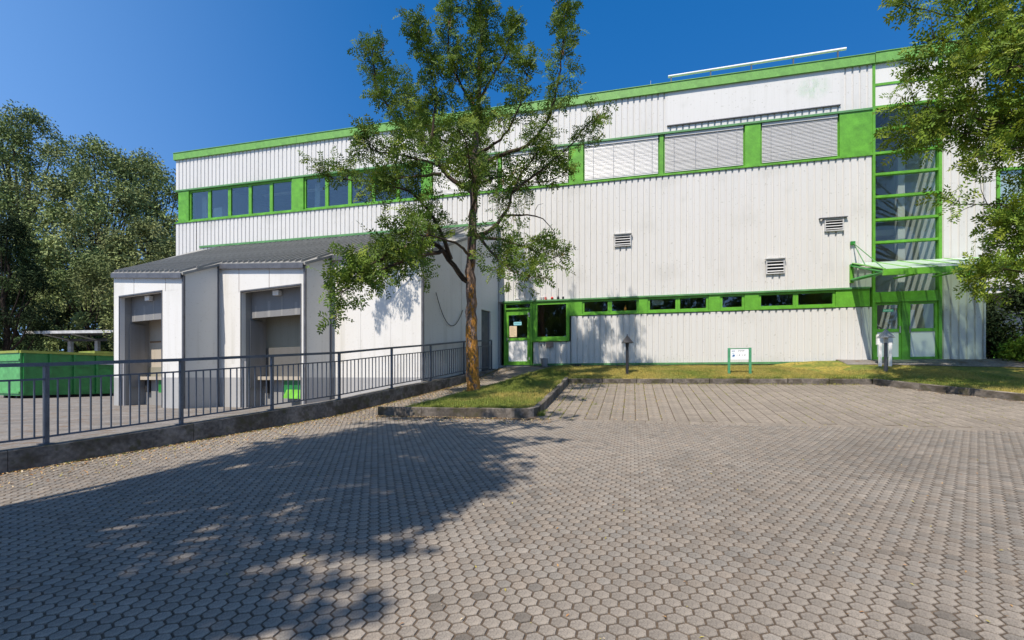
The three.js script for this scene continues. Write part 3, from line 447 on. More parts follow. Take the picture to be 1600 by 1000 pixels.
function blindWindow(a, b, mat, first) {
  const x0 = fx(a) + 0.05, x1 = fx(b) - 0.05, w = windowUnit(hall, fx(a), fx(b), yw0, yw1, 0.07, -0.05, M.green, M.glass);
  const bl = mesh(hall, 'blind', box(x0, x1, yw1 - 0.1, yw1 - 0.005, -0.045, 0.03), mat), h = yw1 - 0.12 - (yw0 + 0.06), n = 27;
  for (let i = 0; i < n; i++) { const g = uvm(new THREE.BoxGeometry(x1 - x0, 0.0022, 0.060)); g.rotateX(1.16 + rr(-0.07, 0.07)); g.rotateZ(rr(-0.0015, 0.0015)); const s = mesh(bl, 'slat', g, mat); s.position.set((x0 + x1) / 2, yw1 - 0.13 - h * i / n, -0.008); }
  mesh(bl, 'bottom_bar', box(x0, x1, yw0 + 0.055, yw0 + 0.085, -0.02, 0.012), mat);
  for (const f of [0.12, 0.4, 0.68, 0.92]) mesh(bl, 'cord', box(x0 + (x1 - x0) * f - 0.004, x0 + (x1 - x0) * f + 0.004, yw0 + 0.08, yw1 - 0.1, 0.028, 0.031), M.lampGrey);
}
blindWindow(675, 779, M.slat); blindWindow(783, 890, M.slat); blindWindow(911.5, 1030.5, M.slat); blindWindow(1036.5, 1163.5, M.slatDull); blindWindow(1188, 1311, M.slatDull);
for (const [a, b] of [[779, 783], [1030.5, 1036.5]]) mesh(hall, 'mullion', box(fx(a) + 0.002, fx(b) - 0.002, yw0, yw1, -0.15, 0.03), M.green);
// lower band
mesh(hall, 'head_flashing', box(fx(786), fx(1358), Y_LT, Y_LT + 0.055, -0.03, 0.09), M.mint);
mesh(hall, 'base_trim', box(fx(833), fx(1358), 0.0, 0.065, -0.02, 0.075), M.mint);
const lz = 0.02;
for (const [a, b] of [[890, 910], [998, 1012], [1107, 1125], [1163, 1185], [1305, 1358]]) mesh(hall, 'band_panel', box(fx(a), fx(b) - 0.003, Y_LB, Y_LT, -0.2, 0.05), M.green);
for (const [a, b] of [[910, 953], [953, 998], [1012, 1059], [1059, 1107], [1125, 1163], [1185, 1243], [1243, 1305]]) {
  const x0 = fx(a), x1 = fx(b) - 0.004, f = 0.075; mesh(hall, 'window_sill', box(x0, x1, Y_LB + 0.002, Y_LB + 0.05, -0.1, 0.065), M.green);
  windowUnit(hall, x0, x1, Y_LB + 0.051, Y_LT - 0.002, f, lz, M.green, M.glassLow);
}
{ const p = onZ(1029, 472); mesh(hall, 'window_notice', box(fx(1019), fx(1037), p.y - 0.09, p.y + 0.1, -0.12, -0.115), M.whiteDull); }
{ const x = fx(977), t = thing('bottle', 'small orange bottle standing inside the strip window by the lamp shadow', 'bottle', [x, Y_LB + 0.13, -0.13]); mesh(t, 'body', new THREE.LatheGeometry([[0, 0], [0.045, 0], [0.045, 0.13], [0.02, 0.18], [0.018, 0.22], [0, 0.22]].map(p => new THREE.Vector2(...p)), 10), std(lin(0.75, 0.30, 0.04), 0.4)); mesh(hall, 'inner_sill', box(fx(892), fx(1358), Y_LB + 0.03, Y_LB + 0.13, -0.4, -0.101), M.room); }
// side door and the window beside it
function doorGlass(w, name, x0, x1, y0, y1, z, m) { return mesh(w, name, box(x0, x1, y0, y1, z, z + 0.008), m); }
{
  const x0 = fx(788), x1 = fx(832), z = 0.03, L = x0 + 0.07, Rr = x1 - 0.085;
  mesh(hall, 'door_frame', [box(x0, x0 + 0.068, 0.0, Y_LT, -0.12, 0.06), box(x1 - 0.083, x1 - 0.002, 0.0, Y_LT, -0.12, 0.06), box(x0 + 0.068, x1 - 0.083, Y_LT - 0.06, Y_LT, -0.12, 0.06), box(x0 + 0.068, x1 - 0.083, 2.13, 2.19, -0.12, 0.055)], M.green);
  mesh(hall, 'transom_pane', box(L, Rr, 2.19, Y_LT - 0.06, -0.04, -0.03), M.glassLow);
  const st = 0.115, yT = 2.125, gy = fy(810, 530), d = mesh(hall, 'door', [box(L, L + 0.1, 0.02, yT, -0.06, 0.01), box(Rr - st, Rr, 0.02, yT, -0.06, 0.01), box(L + 0.1, Rr - st, yT - 0.2, yT, -0.06, 0.01), box(L + 0.1, Rr - st, gy - 0.05, gy + 0.05, -0.06, 0.01), box(L + 0.1, Rr - st, 0.02, 0.16, -0.06, 0.01)], M.green);
  doorGlass(d, 'pane', L + 0.1, Rr - st, gy + 0.05, yT - 0.2, -0.035, M.glassLow); mesh(d, 'panel', box(L + 0.1, Rr - st, 0.16, gy - 0.05, -0.035, -0.012), M.white);
  mesh(d, 'closer', [box(Rr - 0.09, Rr - 0.02, 1.92, 2.0, 0.011, 0.05), box(Rr - 0.06, Rr - 0.0, 1.84, 1.9, 0.011, 0.05)], M.whiteDull); mesh(d, 'hinge', box(Rr - 0.05, Rr - 0.01, 0.22, 0.3, 0.011, 0.03), M.whiteDull); mesh(d, 'handle', [box(L + 0.03, L + 0.05, gy - 0.08, gy + 0.06, 0.011, 0.045), box(L + 0.03, L + 0.13, gy + 0.0, gy + 0.02, 0.046, 0.06)], M.lampGrey);
  const c = document.createElement('canvas'); c.width = 128; c.height = 64; const q = c.getContext('2d'); q.fillStyle = '#8ecdd6'; q.fillRect(0, 0, 128, 64); q.fillStyle = '#3b7d8a'; for (let i = 0; i < 9; i++) q.fillRect(12 + i * 12, 24, 7, 14); const ct = new THREE.CanvasTexture(c); ct.colorSpace = THREE.SRGBColorSpace;
  const pg = new THREE.PlaneGeometry(0.31, 0.13); pg.translate(fx(808.5), fy(808, 505.5), -0.02); mesh(d, 'sticker', pg, std(0xffffff, 0.5, { map: ct }));
  const c2 = document.createElement('canvas'); c2.width = 96; c2.height = 128; const k = c2.getContext('2d'); k.fillStyle = '#d8c4a4'; k.fillRect(0, 0, 96, 128); k.fillStyle = '#9a8a70'; for (let i = 0; i < 9; i++) k.fillRect(14, 16 + i * 11, 40 + (i * 37) % 28, 3); const c2t = new THREE.CanvasTexture(c2); c2t.colorSpace = THREE.SRGBColorSpace;
  const ng = new THREE.PlaneGeometry(0.29, 0.42); ng.translate(fx(801.5), fy(801, 518), -0.018); mesh(d, 'notice', ng, std(0xffffff, 0.8, { map: c2t }));
  const a = fx(835), b = fx(890) - 0.003, y0 = fy(860, 533.5); windowUnit(hall, a, b, y0 + 0.06, Y_LT - 0.003, 0.12, 0.045, M.green, M.glassLow, 'side_window'); mesh(hall, 'window_sill', box(a, b, y0, y0 + 0.058, -0.1, 0.1), M.green);
  mesh(hall, 'door_post', box(x1 + 0.0, a - 0.002, y0 - 0.02, Y_LT, -0.12, 0.03), M.green);
  mesh(hall, 'wall_box', box(fx(854), fx(865), fy(860, 542.5), fy(860, 534.5), 0.037, 0.12), std(lin(0.26, 0.2, 0.17), 0.7)); mesh(hall, 'wall_socket', new THREE.CylinderGeometry(0.035, 0.035, 0.04, 12).rotateX(Math.PI / 2).translate(fx(846), fy(846, 539), 0.055), M.greyTrim);
}
// louvred wall vents
for (const [a, b, t, bt, shelf] of [[960, 986, 367, 385.5, 0], [1287, 1317, 342, 362, 1], [1196, 1225, 405.5, 428.5, 0]]) {
  const x0 = fx(a), x1 = fx(b), m = (a + b) / 2, y1 = fy(m, t), y0 = fy(m, bt), f = 0.035;
  const v = mesh(hall, 'wall_vent', [box(x0, x0 + f, y0, y1, 0.037, 0.09), box(x1 - f, x1, y0, y1, 0.037, 0.09), box(x0 + f, x1 - f, y1 - f, y1, 0.037, 0.09), box(x0 + f, x1 - f, y0, y0 + f, 0.037, 0.09)], M.whiteDull);
  mesh(v, 'opening', box(x0 + f, x1 - f, y0 + f, y1 - f, 0.0368, 0.039), M.black);
  for (let i = 0; i < 4; i++) { const g = uvm(new THREE.BoxGeometry(x1 - x0 - 2 * f, 0.006, 0.07)); g.rotateX(0.75); const s = mesh(v, 'slat', g, M.slatDull); s.position.set((x0 + x1) / 2, y0 + f + (y1 - y0 - 2 * f) * (i + 0.6) / 4, 0.068); }
  mesh(v, 'drip_cap', box(x0 - (shelf ? 0.16 : 0.03), x1 + (shelf ? 0.1 : 0.03), y1 + 0.002, y1 + 0.03, 0.037, 0.12), shelf ? M.greyTrim : M.whiteDull);
}
// roof rail (a white tube on short posts) and aerial
{
  const a = onZ(1044, 120, -0.1), b = onZ(1322, 76, -0.1), t = mesh(hall, 'roof_tube', bar([a.x, a.y, -0.1], [b.x, b.y, -0.1], 0.045, 10), M.white);
  for (const px of [1049, 1111, 1175, 1241, 1311]) { const x = fx(px), f = (x - a.x) / (b.x - a.x), y = a.y + (b.y - a.y) * f; mesh(t, 'bracket', [box(x - 0.02, x + 0.02, Y_ROOF + 0.02, y - 0.05, -0.12, -0.08)], M.greyTrim); }
  const q = fx(1017); mesh(hall, 'aerial', bar([q, Y_ROOF + 0.02, -0.2], [q, Y_ROOF + 0.34, -0.2], 0.012), M.lampGrey); const q2 = fx(1310) ; mesh(hall, 'aerial', bar([fx(1008), Y_ROOF + 0.02, -0.2], [fx(1008), Y_ROOF + 0.2, -0.2], 0.008), M.lampGrey);
}
// things left on the ledge above the side door
{
  const yl = Y_LT + 0.055; const t = thing('ledge_sign', 'small white strip with black marks lying on the green door ledge', 'sign', [fx(811), yl, 0.04]);
  mesh(t, 'strip', box(-0.16, 0.16, 0.0, 0.11, 0, 0.02), M.white); for (let i = 0; i < 5; i++) mesh(t, 'mark', box(-0.14 + i * 0.045, -0.112 + i * 0.045, 0.03, 0.085, 0.0205, 0.023), M.black);
  const c = thing('ledge_cups', 'pale cups with red print on the ledge over the side window', 'cups', [fx(850), yl, 0.05]); for (const o of [-0.13, -0.03, 0.07]) mesh(c, 'cup', new THREE.CylinderGeometry(0.042, 0.034, 0.1, 12).translate(o, 0.05, 0), o < 0 ? M.whiteDull : std(lin(0.6, 0.12, 0.1), 0.5));
  const r = thing('red_ball', 'little red ball on the ledge over the side window', 'ball', [fx(863), yl, 0.05]); mesh(r, 'ball', new THREE.SphereGeometry(0.052, 14, 10).translate(0, 0.052, 0), std(lin(0.5, 0.03, 0.02), 0.4));
  const b = thing('ledge_bottle', 'dark bottle with a long stick in it on the green ledge', 'bottle', [fx(872.5), yl, 0.05]); mesh(b, 'body', new THREE.LatheGeometry([[0, 0], [0.04, 0], [0.04, 0.08], [0.015, 0.12], [0.014, 0.15], [0, 0.15]].map(p => new THREE.Vector2(...p)), 10), M.lamp); mesh(b, 'stick', bar([0, 0.1, 0], [0.01, 0.42, 0], 0.007), M.black);
  const e = thing('ledge_can', 'short dark can at the end of the ledge items', 'can', [fx(880), yl, 0.05]); mesh(e, 'can', new THREE.CylinderGeometry(0.035, 0.035, 0.09, 12).translate(0, 0.045, 0), M.lamp); mesh(e, 'lid', new THREE.CylinderGeometry(0.03, 0.036, 0.008, 12).translate(0, 0.094, 0), M.lampGrey);
}
{
  const x = fx(853), z = 0.32, b = thing('bucket', 'grey metal bucket standing by the white wall under the side window', 'bucket', [x, Math.max(lawnY(x, z), yr(z)) , z]); mesh(b, 'body', new THREE.LatheGeometry([[0, 0], [0.1, 0], [0.14, 0.3], [0.15, 0.3], [0.15, 0.31], [0.13, 0.31], [0.095, 0.02], [0, 0.02]].map(p => new THREE.Vector2(...p)), 18), M.lampGrey); mesh(b, 'handle', tube(Array.from({ length: 9 }, (_, i) => V3(-0.145 + 0.29 * i / 8, 0.29 - 0.1 * Math.sin(Math.PI * i / 8), 0.1 * Math.sin(Math.PI * i / 8))), 0.006), M.greyTrim);
  const x2 = fx(901), d = thing('drain_gully', 'low black gully box at the foot of the ribbed wall', 'gully', [x2, lawnY(x2, 0.3) - 0.03, 0.3]); mesh(d, 'box', box(-0.2, 0.2, 0, 0.09, -0.1, 0.1), M.lamp); mesh(d, 'lid', box(-0.21, 0.21, 0.09, 0.105, -0.11, 0.11), M.black);
}
// ---------------------------------------------------------------- glazed stair and entrance
{
  const a = XR + 0.0, b = XG, st = hall; const post = (x0, x1, y0, y1) => mesh(st, 'stair_post', box(x0, x1, y0, y1, -0.12, 0.07), M.green);
  post(a + 0.0, a + 0.075, 0, Y_FAS - 0.005); post(b - 0.085, b, 0, Y_FAS - 0.005);
  const ys = [[1367, 132], [1367, 167], [1367, 201.5], [1367, 238.5], [1367, 271.5], [1367, 306.5], [1367, 342.5], [1367, 377.5], [1367, 417]].map(p => fy(...p));
  const yDoor = fy(1367, 472), yTr = fy(1367, 457);
  ys.forEach((y, i) => mesh(st, 'transom', box(a + 0.075, b - 0.085, y - 0.075, y + 0.0, -0.1, 0.05), M.green));
  const cut = [Y_FAS, ...ys, yTr]; for (let i = 0; i + 1 < cut.length; i++) { const y1 = cut[i] - (i ? 0.075 : 0.01), y0 = cut[i + 1]; if (i < 2) mesh(st, 'white_panel', box(a + 0.076, b - 0.086, y0 + 0.001, y1 - 0.001, -0.05, 0.03), M.wall); else mesh(st, 'stair_pane', box(a + 0.076, b - 0.086, y0, y1, -0.03, -0.022), M.glassClear); }
  mesh(st, 'door_head', box(a + 0.076, b - 0.086, yDoor - 0.02, yTr, -0.12, 0.06), M.green);
  const mid0 = fx(1408), mid1 = fx(1418), gy0 = fy(1385, 516), dTop = yDoor - 0.022;
  const leaf = (x0, x1, n) => { const s = 0.065, d = mesh(st, 'entrance_door', [box(x0, x0 + s, 0.02, dTop, -0.08, 0.02), box(x1 - s, x1, 0.02, dTop, -0.08, 0.02), box(x0 + s, x1 - s, dTop - 0.08, dTop, -0.08, 0.02), box(x0 + s, x1 - s, gy0 - 0.06, gy0 + 0.04, -0.08, 0.02), box(x0 + s, x1 - s, 0.02, 0.2, -0.08, 0.02)], M.greenDeep.clone()); d.material = M.green; mesh(d, 'pane', box(x0 + s, x1 - s, gy0 + 0.04, dTop - 0.08, -0.035, -0.028), M.glassClear); mesh(d, 'panel', box(x0 + s, x1 - s, 0.2, gy0 - 0.06, -0.03, 0.0), M.white); mesh(d, 'handle', box(n ? x0 + 0.03 : x1 - 0.06, n ? x0 + 0.06 : x1 - 0.03, gy0 - 0.1, gy0 + 0.12, 0.021, 0.06), M.lampGrey); return d; };
  const d1 = leaf(a + 0.078, mid0 - 0.003, 0); leaf(mid1 + 0.003, b - 0.088, 1); mesh(st, 'door_post', box(mid0, mid1, 0, dTop, -0.1, 0.04), M.green);
  const c = document.createElement('canvas'); c.width = 128; c.height = 40; const q = c.getContext('2d'); q.fillStyle = '#5fae95'; q.fillRect(0, 0, 128, 40); q.fillStyle = '#cfe8de'; for (let i = 0; i < 8; i++) q.fillRect(16 + i * 12, 14, 7, 11); const ct = new THREE.CanvasTexture(c); ct.colorSpace = THREE.SRGBColorSpace;
  const pg = new THREE.PlaneGeometry(0.30, 0.085); pg.translate(fx(1388), fy(1388, 485), -0.02); mesh(d1, 'sticker', pg, std(0xffffff, 0.5, { map: ct }));
  // inside
  const W = -4.4; mesh(st, 'stair_wall', [box(a - 0.2, a + 0.0, -0.14, 9.3, W, -0.31), box(b - 0.08, b + 0.1, -0.13, 9.3, W, -0.13), box(a, b - 0.081, 0.011, 9.3, W - 0.15, W)], M.roomWhite);
  const f1 = thing('stair_flight', 'beige entrance stair seen through the left glass door', 'stairs'); for (let i = 0; i < 11; i++) { const y = 0.16 * (i + 1), z = -1.0 - 0.27 * i; mesh(f1, 'step', box(a + 0.02, a + 0.85, Math.max(0.012, y - 0.22), y, z - 0.29, z), M.tan); }
  mesh(f1, 'landing', box(a + 0.01, b - 0.09, 1.75, 1.92, W + 0.01, -3.98), M.tan);
  mesh(f1, 'hand_rail', [bar([a + 0.9, 0.95, -1.0], [a + 0.9, 2.75, -4.0], 0.022, 8), bar([a + 0.9, 0.012, -1.0], [a + 0.9, 0.95, -1.0], 0.018, 6), bar([a + 0.9, 1.9, -3.95], [a + 0.9, 2.75, -4.0], 0.018, 6)], M.greyTrim);
  for (const [y, z0, z1] of [[4.9, -4.38, -2.4], [8.0, -4.38, -2.2]]) mesh(st, 'stair_landing', box(a + 0.01, b - 0.09, y - 0.2, y, z0, z1), M.room);
  mesh(st, 'stair_column', box(b - 0.62, b - 0.42, 0.012, 9.25, -1.35, -1.15), M.room);
  for (const [px, py] of [[1399, 436], [1419, 450]]) { const p = onZ(px, py, -4.2); mesh(st, 'wall_lantern', box(p.x - 0.14, p.x + 0.14, p.y - 0.3, p.y + 0.3, -4.399, -4.3), M.greyTrim); }
}
// end bay right of the stair: ribbed grey sheets low down, white above
{
  mesh(hall, 'core_wall', box(XG + 0.101, XE, 0.0, Y_FAS, -0.3, T0), M.room);
  cladding(hall, XG + 0.01, XE, 0.04, 3.0, M.clad, 0.0, 2); cladding(hall, XG + 0.01, XE, 3.03, Y_FAS, M.clad, 0.002, 2);
  mesh(hall, 'corner_trim', box(XE - 0.005, XE + 0.04, 0.02, Y_FAS, -0.3, 0.055), M.whiteDull);
}
// entrance canopy: glass lean-to on green steel
{
  const x0 = fx(1329), x1 = fx(1511) + 1.2, yb = 2.66, yt = 3.18, P = 2.15, yf = 2.50, c = thing('entrance_canopy', 'green steel canopy with glass roof over the entrance doors', 'canopy');
  const bx = [x0, fx(1395) , fx(1455), fx(1511)];
  bx.forEach((x, i) => { const big = i === 0 || i === 3; const Q = [[[x - 0.03, yb - 0.02, 0.04], [x - 0.03, yb + 0.06, P], [x - 0.03, yb + 0.14, P], [x - 0.03, yb + 0.08, 0.04]]]; const arm = mesh(c, 'bracket_arm', [tube([V3(x, yb + 0.03, 0.06), V3(x, yf, P)], big ? 0.05 : 0.03, 4), tube([V3(x, yt - 0.03, 0.06), V3(x, yf + 0.02, P - 0.02)], 0.035, 4)], big ? M.greenDeep : M.green); if (big) mesh(arm, 'wall_post', box(x - 0.05, x + 0.05, yb - 0.06, yt + 0.02, 0.037, 0.1), M.green); });
  mesh(c, 'front_beam', box(x0 - 0.05, x1, yf - 0.09, yf + 0.08, P, P + 0.07), M.green);
  mesh(c, 'rear_beam', box(x0 - 0.05, x1, yt - 0.06, yt + 0.02, 0.101, 0.16), M.greenDeep);
  const n = 7; for (let i = 0; i < n; i++) { const a = x0 + (x1 - x0) * i / n + 0.012, b = x0 + (x1 - x0) * (i + 1) / n - 0.012; mesh(c, 'glass_panel', quads([[[a, yt + 0.045, 0.13], [a, yf + 0.09, P + 0.04], [b, yf + 0.09, P + 0.04], [b, yt + 0.045, 0.13]]]), M.glassRoof); mesh(c, 'glazing_bar', tube([V3(a - 0.012, yt + 0.045, 0.13), V3(a - 0.012, yf + 0.09, P + 0.05)], 0.022, 4), M.greenPale); }
  const ya = fy(1331, 381); for (const [tx, tz] of [[x0 + 0.05, P - 0.1], [x0 + 0.04, P * 0.45]]) mesh(c, 'tie_rod', bar([x0 + 0.05, ya, 0.08], [tx, yf + 0.09 + (P - tz) * 0.29, tz], 0.014), M.mint);
  mesh(c, 'anchor_plate', box(x0 - 0.03, x0 + 0.1, ya - 0.05, ya + 0.06, 0.037, 0.1), M.greenDeep);
}
// rear wing beyond the entrance
{
  const w = thing('rear_wing', 'set back white wing with green framed windows behind the entrance', 'building'), z = -4.0, a = XE + 0.02, b = XE + 11;
  mesh(w, 'wall', [box(a, b, 2.9, Y_FAS, z - 0.3, z - 0.03), box(a, b, -0.2, 2.9, z - 1.6, z - 1.4), box(b - 0.2, b, -0.2, Y_FAS, z - 8, z - 0.301), box(a, b, 2.7, 2.899, z - 1.399, z - 0.03)], M.wall);
  cladding(w, a, b, 2.9, 5.55, M.clad, z); cladding(w, a, b, 7.35, Y_FAS, M.clad, z);
  for (let i = 0; i < 3; i++) { const x0 = onZ(1556, 300, z).x + i * 3.3; cladding(w, i ? x0 - 1.6 : a, x0, 5.56, 7.34, M.clad, z, 3); windowUnit(w, x0 + 0.01, x0 + 1.68, 5.57, 7.33, 0.1, z + 0.05, M.green, M.glass); mesh(w, 'mullion', box(x0 + 0.8, x0 + 0.88, 5.67, 7.23, z, z + 0.055), M.green); }
  mesh(w, 'roof_fascia', box(a, b, Y_FAS, Y_ROOF, z - 0.2, z + 0.1), M.greenPale);
  for (const x of [17.2, 19.5, 22]) mesh(w, 'door_frame', [box(x, x + 0.1, -0.1, 2.6, z - 1.399, z - 1.3), box(x + 1.1, x + 1.2, -0.1, 2.6, z - 1.399, z - 1.3), box(x + 0.1, x + 1.1, 2.4, 2.6, z - 1.399, z - 1.3)], M.green);
}
// ---------------------------------------------------------------- loading annex with saw-tooth docks
const DU = [0.979, 0.2026], DV = [0.2027, -0.979];
{
  const an = thing('loading_annex', 'white loading dock annex with saw tooth bays and grey sloping metal roof', 'building');
  const B = flat2(287, 15.58), A = along(B, [-DU[0], -DU[1]], 178), C = along(B, DV, 345), D = along(C, DU, 477), F = flat2(661, 14.2), E = along(F, [-DU[0], -DU[1]], 520), H = [fx(779.5), 0.0], A2 = [fx(313), 0.0];
  const RY = 5.40, RS = 0.457, top = p => RY - RS * p[1] - 0.1, PL = -0.46, yb = YARD - 0.05, TH = 0.16;
  const lerp2 = (p, q, f) => [p[0] + (q[0] - p[0]) * f, p[1] + (q[1] - p[1]) * f];
  const seg = (p, q, f0, f1, y0, name, mat, y1) => { const a = lerp2(p, q, f0), b = lerp2(p, q, f1); return mesh(an, name, prism(a, b, TH, y0, y1 ?? top(a), y1 ?? top(b)), mat); };
  // shaded returns between the teeth
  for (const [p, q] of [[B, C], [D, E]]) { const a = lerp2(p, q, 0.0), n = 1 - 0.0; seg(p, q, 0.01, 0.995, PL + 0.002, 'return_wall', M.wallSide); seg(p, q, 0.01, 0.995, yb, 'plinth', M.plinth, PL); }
  // long right flank: three panels, a door, a drooping cable
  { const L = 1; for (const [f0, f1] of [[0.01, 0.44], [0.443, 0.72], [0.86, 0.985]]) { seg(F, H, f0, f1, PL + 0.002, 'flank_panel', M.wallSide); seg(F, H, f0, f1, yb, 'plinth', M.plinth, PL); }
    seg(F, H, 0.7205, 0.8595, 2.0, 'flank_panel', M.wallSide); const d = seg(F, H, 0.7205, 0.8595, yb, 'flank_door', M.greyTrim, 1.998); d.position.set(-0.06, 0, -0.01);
    const a = lerp2(F, H, 0.12), b = lerp2(F, H, 0.44), pts = []; for (let i = 0; i <= 14; i++) { const f = i / 14, p = lerp2(a, b, f); pts.push(V3(p[0] + 0.05, 2.15 - 1.05 * 4 * f * (1 - f) * 0.72 - f * 0.35, p[1])); } mesh(an, 'hanging_cable', tube(pts, 0.012, 5), M.lamp); }
  // box front right of the docks: one wide blank wall of panels
  for (const [f0, f1] of [[0, 0.33], [0.332, 0.665], [0.667, 1]]) { seg(E, F, f0, f1, PL + 0.002, 'front_panel', M.wall); seg(E, F, f0, f1, yb, 'plinth', M.plinth, PL); }
  // left flank
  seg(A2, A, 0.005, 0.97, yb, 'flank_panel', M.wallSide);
  // dock fronts
  const ang = Math.atan2(DU[1], DU[0]);
  function dock(P, Q, pa, pb, back, k) {
    const L = Math.hypot(Q[0] - P[0], Q[1] - P[1]), at = px => { const q = along(P, DU, px); return Math.hypot(q[0] - P[0], q[1] - P[1]) / L; }, f0 = at(pa), f1 = at(pb), OT = 2.43;
    seg(P, Q, 0, f0, PL + 0.002, 'front_panel', M.wall, OT - 0.002); seg(P, Q, f1, 1, PL + 0.002, 'front_panel', M.wall, OT - 0.002); seg(P, Q, 0, f0, yb, 'plinth', M.plinth, PL); seg(P, Q, f1, 1, yb, 'plinth', M.plinth, PL);
    const cuts = k ? [0, 0.235, 0.60, 1] : [0, 0.31, 0.76, 1]; for (let i = 0; i < 3; i++) seg(P, Q, cuts[i] + (i ? 0.003 : 0), cuts[i + 1] - (i < 2 ? 0.003 : 0), OT, 'header_panel', M.wall);
    for (let i = 1; i < 3; i++) { const m = seg(P, Q, cuts[i] - 0.0028, cuts[i] + 0.0028, OT + 0.02, 'joint_strip', M.rust); m.position.set(-0.002 * DU[1], 0, 0); m.scale.set(1, 1, 1); m.position.z = -0.012; }
    const g = (name, geo, mat) => { const m = mesh(an, name, geo, mat); m.position.set(P[0], 0, P[1]); m.rotation.y = -ang; return m; };
    const x0 = f0 * L, x1 = f1 * L, bz = -0.95, fl = -0.42;
    g('opening_trim', [box(x0 - 0.03, x0 - 0.001, yb, OT, -0.05, 0.02), box(x1 + 0.001, x1 + 0.03, yb, OT, -0.05, 0.02), box(x0 - 0.03, x1 + 0.03, OT - 0.0, OT + 0.045, -0.05, 0.022)], M.greyTrim);
    g('recess_wall', [box(x0 - 0.12, x0 - 0.002, yb, OT + 0.3, bz, -TH - 0.01), box(x1 + 0.002, x1 + 0.03, yb, OT + 0.3, bz, -TH - 0.01), box(x0 - 0.12, x1 + 0.03, OT + 0.301, OT + 0.4, bz, -TH - 0.01)], M.midGrey);
    g('side_curtain', box(x0 + 0.01, x0 + 0.05, yb + 0.7, 1.5, -0.8, -0.3), M.curtain); g('side_curtain', box(x1 - 0.1, x1 - 0.06, yb + 0.7, 1.5, -0.7, -0.3), M.curtain);
    g('top_curtain', [box(x0 + 0.01, x1 - 0.01, 1.58, OT + 0.25, -0.40, -0.36)], M.curtain);
    for (let i = 0; i < 4; i++) g('curtain_streak', box(x0 + 0.2 + i * (x1 - x0) / 4.4, x0 + 0.28 + i * (x1 - x0) / 4.4 + 0.05 * (i % 2), 1.585, 2.0 + 0.12 * (i % 3), -0.359, -0.3575), M.midGrey);
    g('roller_door', box(x0 - 0.1, x1 + 0.0, fl, OT + 0.29, bz - 0.05, bz), back); if (!k) g('door_bar', box(x0 + 0.1, x1, 0.85, 0.9, bz + 0.001, bz + 0.03), M.rust); g('door_lower_panel', box(x0 - 0.1, x1 + 0.0, fl, fl + (k ? 1.0 : 0.35), bz + 0.001, bz + 0.02), k ? M.darkGrey : M.olive);
    g('dock_floor', box(x0 - 0.1, x1 + 0.0, fl - 0.12, fl, bz + 0.021, bz + 0.4), M.tan);
    const lx = x0 + (x1 - x0) * 0.45; g('dock_front', box(x0 - 0.1, x1 + 0.0, yb, fl - 0.121, bz - 0.04, bz + 0.15), M.midGrey);
    g('leveller', [box(lx, x1 - 0.05, k ? -1.05 : -1.0, fl - 0.125, bz + 0.151, bz + 0.3)], k ? M.bin : M.greenDeep); if (k) { const lip = g('leveller_lip', quads([[[lx + 0.15, -1.15, bz + 0.5], [x1 - 0.03, -1.15, bz + 0.5], [x1 - 0.03, -0.86, bz + 0.31], [lx + 0.15, -0.86, bz + 0.31]], [[lx + 0.15, -1.15, bz + 0.49], [x1 - 0.03, -1.15, bz + 0.49], [x1 - 0.03, -0.86, bz + 0.30], [lx + 0.15, -0.86, bz + 0.30]]]), M.green); }
    g('dock_buffer', [box(x0 + 0.25, x0 + 0.42, -1.0, -0.55, bz + 0.151, bz + 0.27)], M.black);
    g('dock_lamp', [box((x0 + x1) / 2 - 0.16, (x0 + x1) / 2 + 0.12, OT - 0.17, OT - 0.02, -0.35, -0.22)], M.white); g('guide_rail', box(x0 + 0.08, x0 + 0.14, yb, 0.1, -0.12, -0.06), M.lampGrey);
  }
  dock(A, B, 187, 253, M.tan, 0); dock(C, D, 377, 470, M.olive, 1);
  // corner downpipes
  for (const p of [B, D, F]) mesh(an, 'corner_trim', box(p[0] - 0.045, p[0] + 0.02, yb, top(p) - 0.02, p[1] - 0.04, p[1] + 0.03), M.greyTrim);
  for (const p of [C, E]) mesh(an, 'downpipe', bar([p[0] - 0.03, yb, p[1] + 0.08], [p[0] - 0.03, top(p) - 0.05, p[1] + 0.08], 0.04, 10), M.greyTrim);
  // roof sheet with saw-tooth eave, standing seams, eave gutter
  const ov = 0.07, out = (p) => [p[0] - DU[1] * ov, p[1] + DU[0] * ov], Y = (x, z) => RY - RS * z, right = p => [p[0] + 0.06, p[1]];
  const poly = [A2, out(A), right(out(B)), [C[0] + 0.06, C[1] + ov], right(out(D)), [E[0] + 0.06, E[1] + ov], right(out(F)), [H[0] + 0.08, 0]], frontZ = x => { const T = poly.slice(1); for (let i = 0; i + 1 < T.length; i++) { const [a, b] = [T[i], T[i + 1]]; if (x >= Math.min(a[0], b[0]) && x <= Math.max(a[0], b[0]) && b[0] > a[0] + 0.2) { const z = a[1] + (b[1] - a[1]) * (x - a[0]) / (b[0] - a[0]); if (z > 0.3) return z; } } return null; };
  const sh = new THREE.Shape(poly.map(p => new THREE.Vector2(p[0], p[1]))), tri = new THREE.ShapeGeometry(sh).toNonIndexed(), tp = tri.attributes.position, Q = [];
  for (let i = 0; i < tp.count; i += 3) for (const o of [0, -0.09]) Q.push([0, 1, 2].map(k => [tp.getX(i + k), Y(0, tp.getY(i + k)) + o, tp.getY(i + k)]));
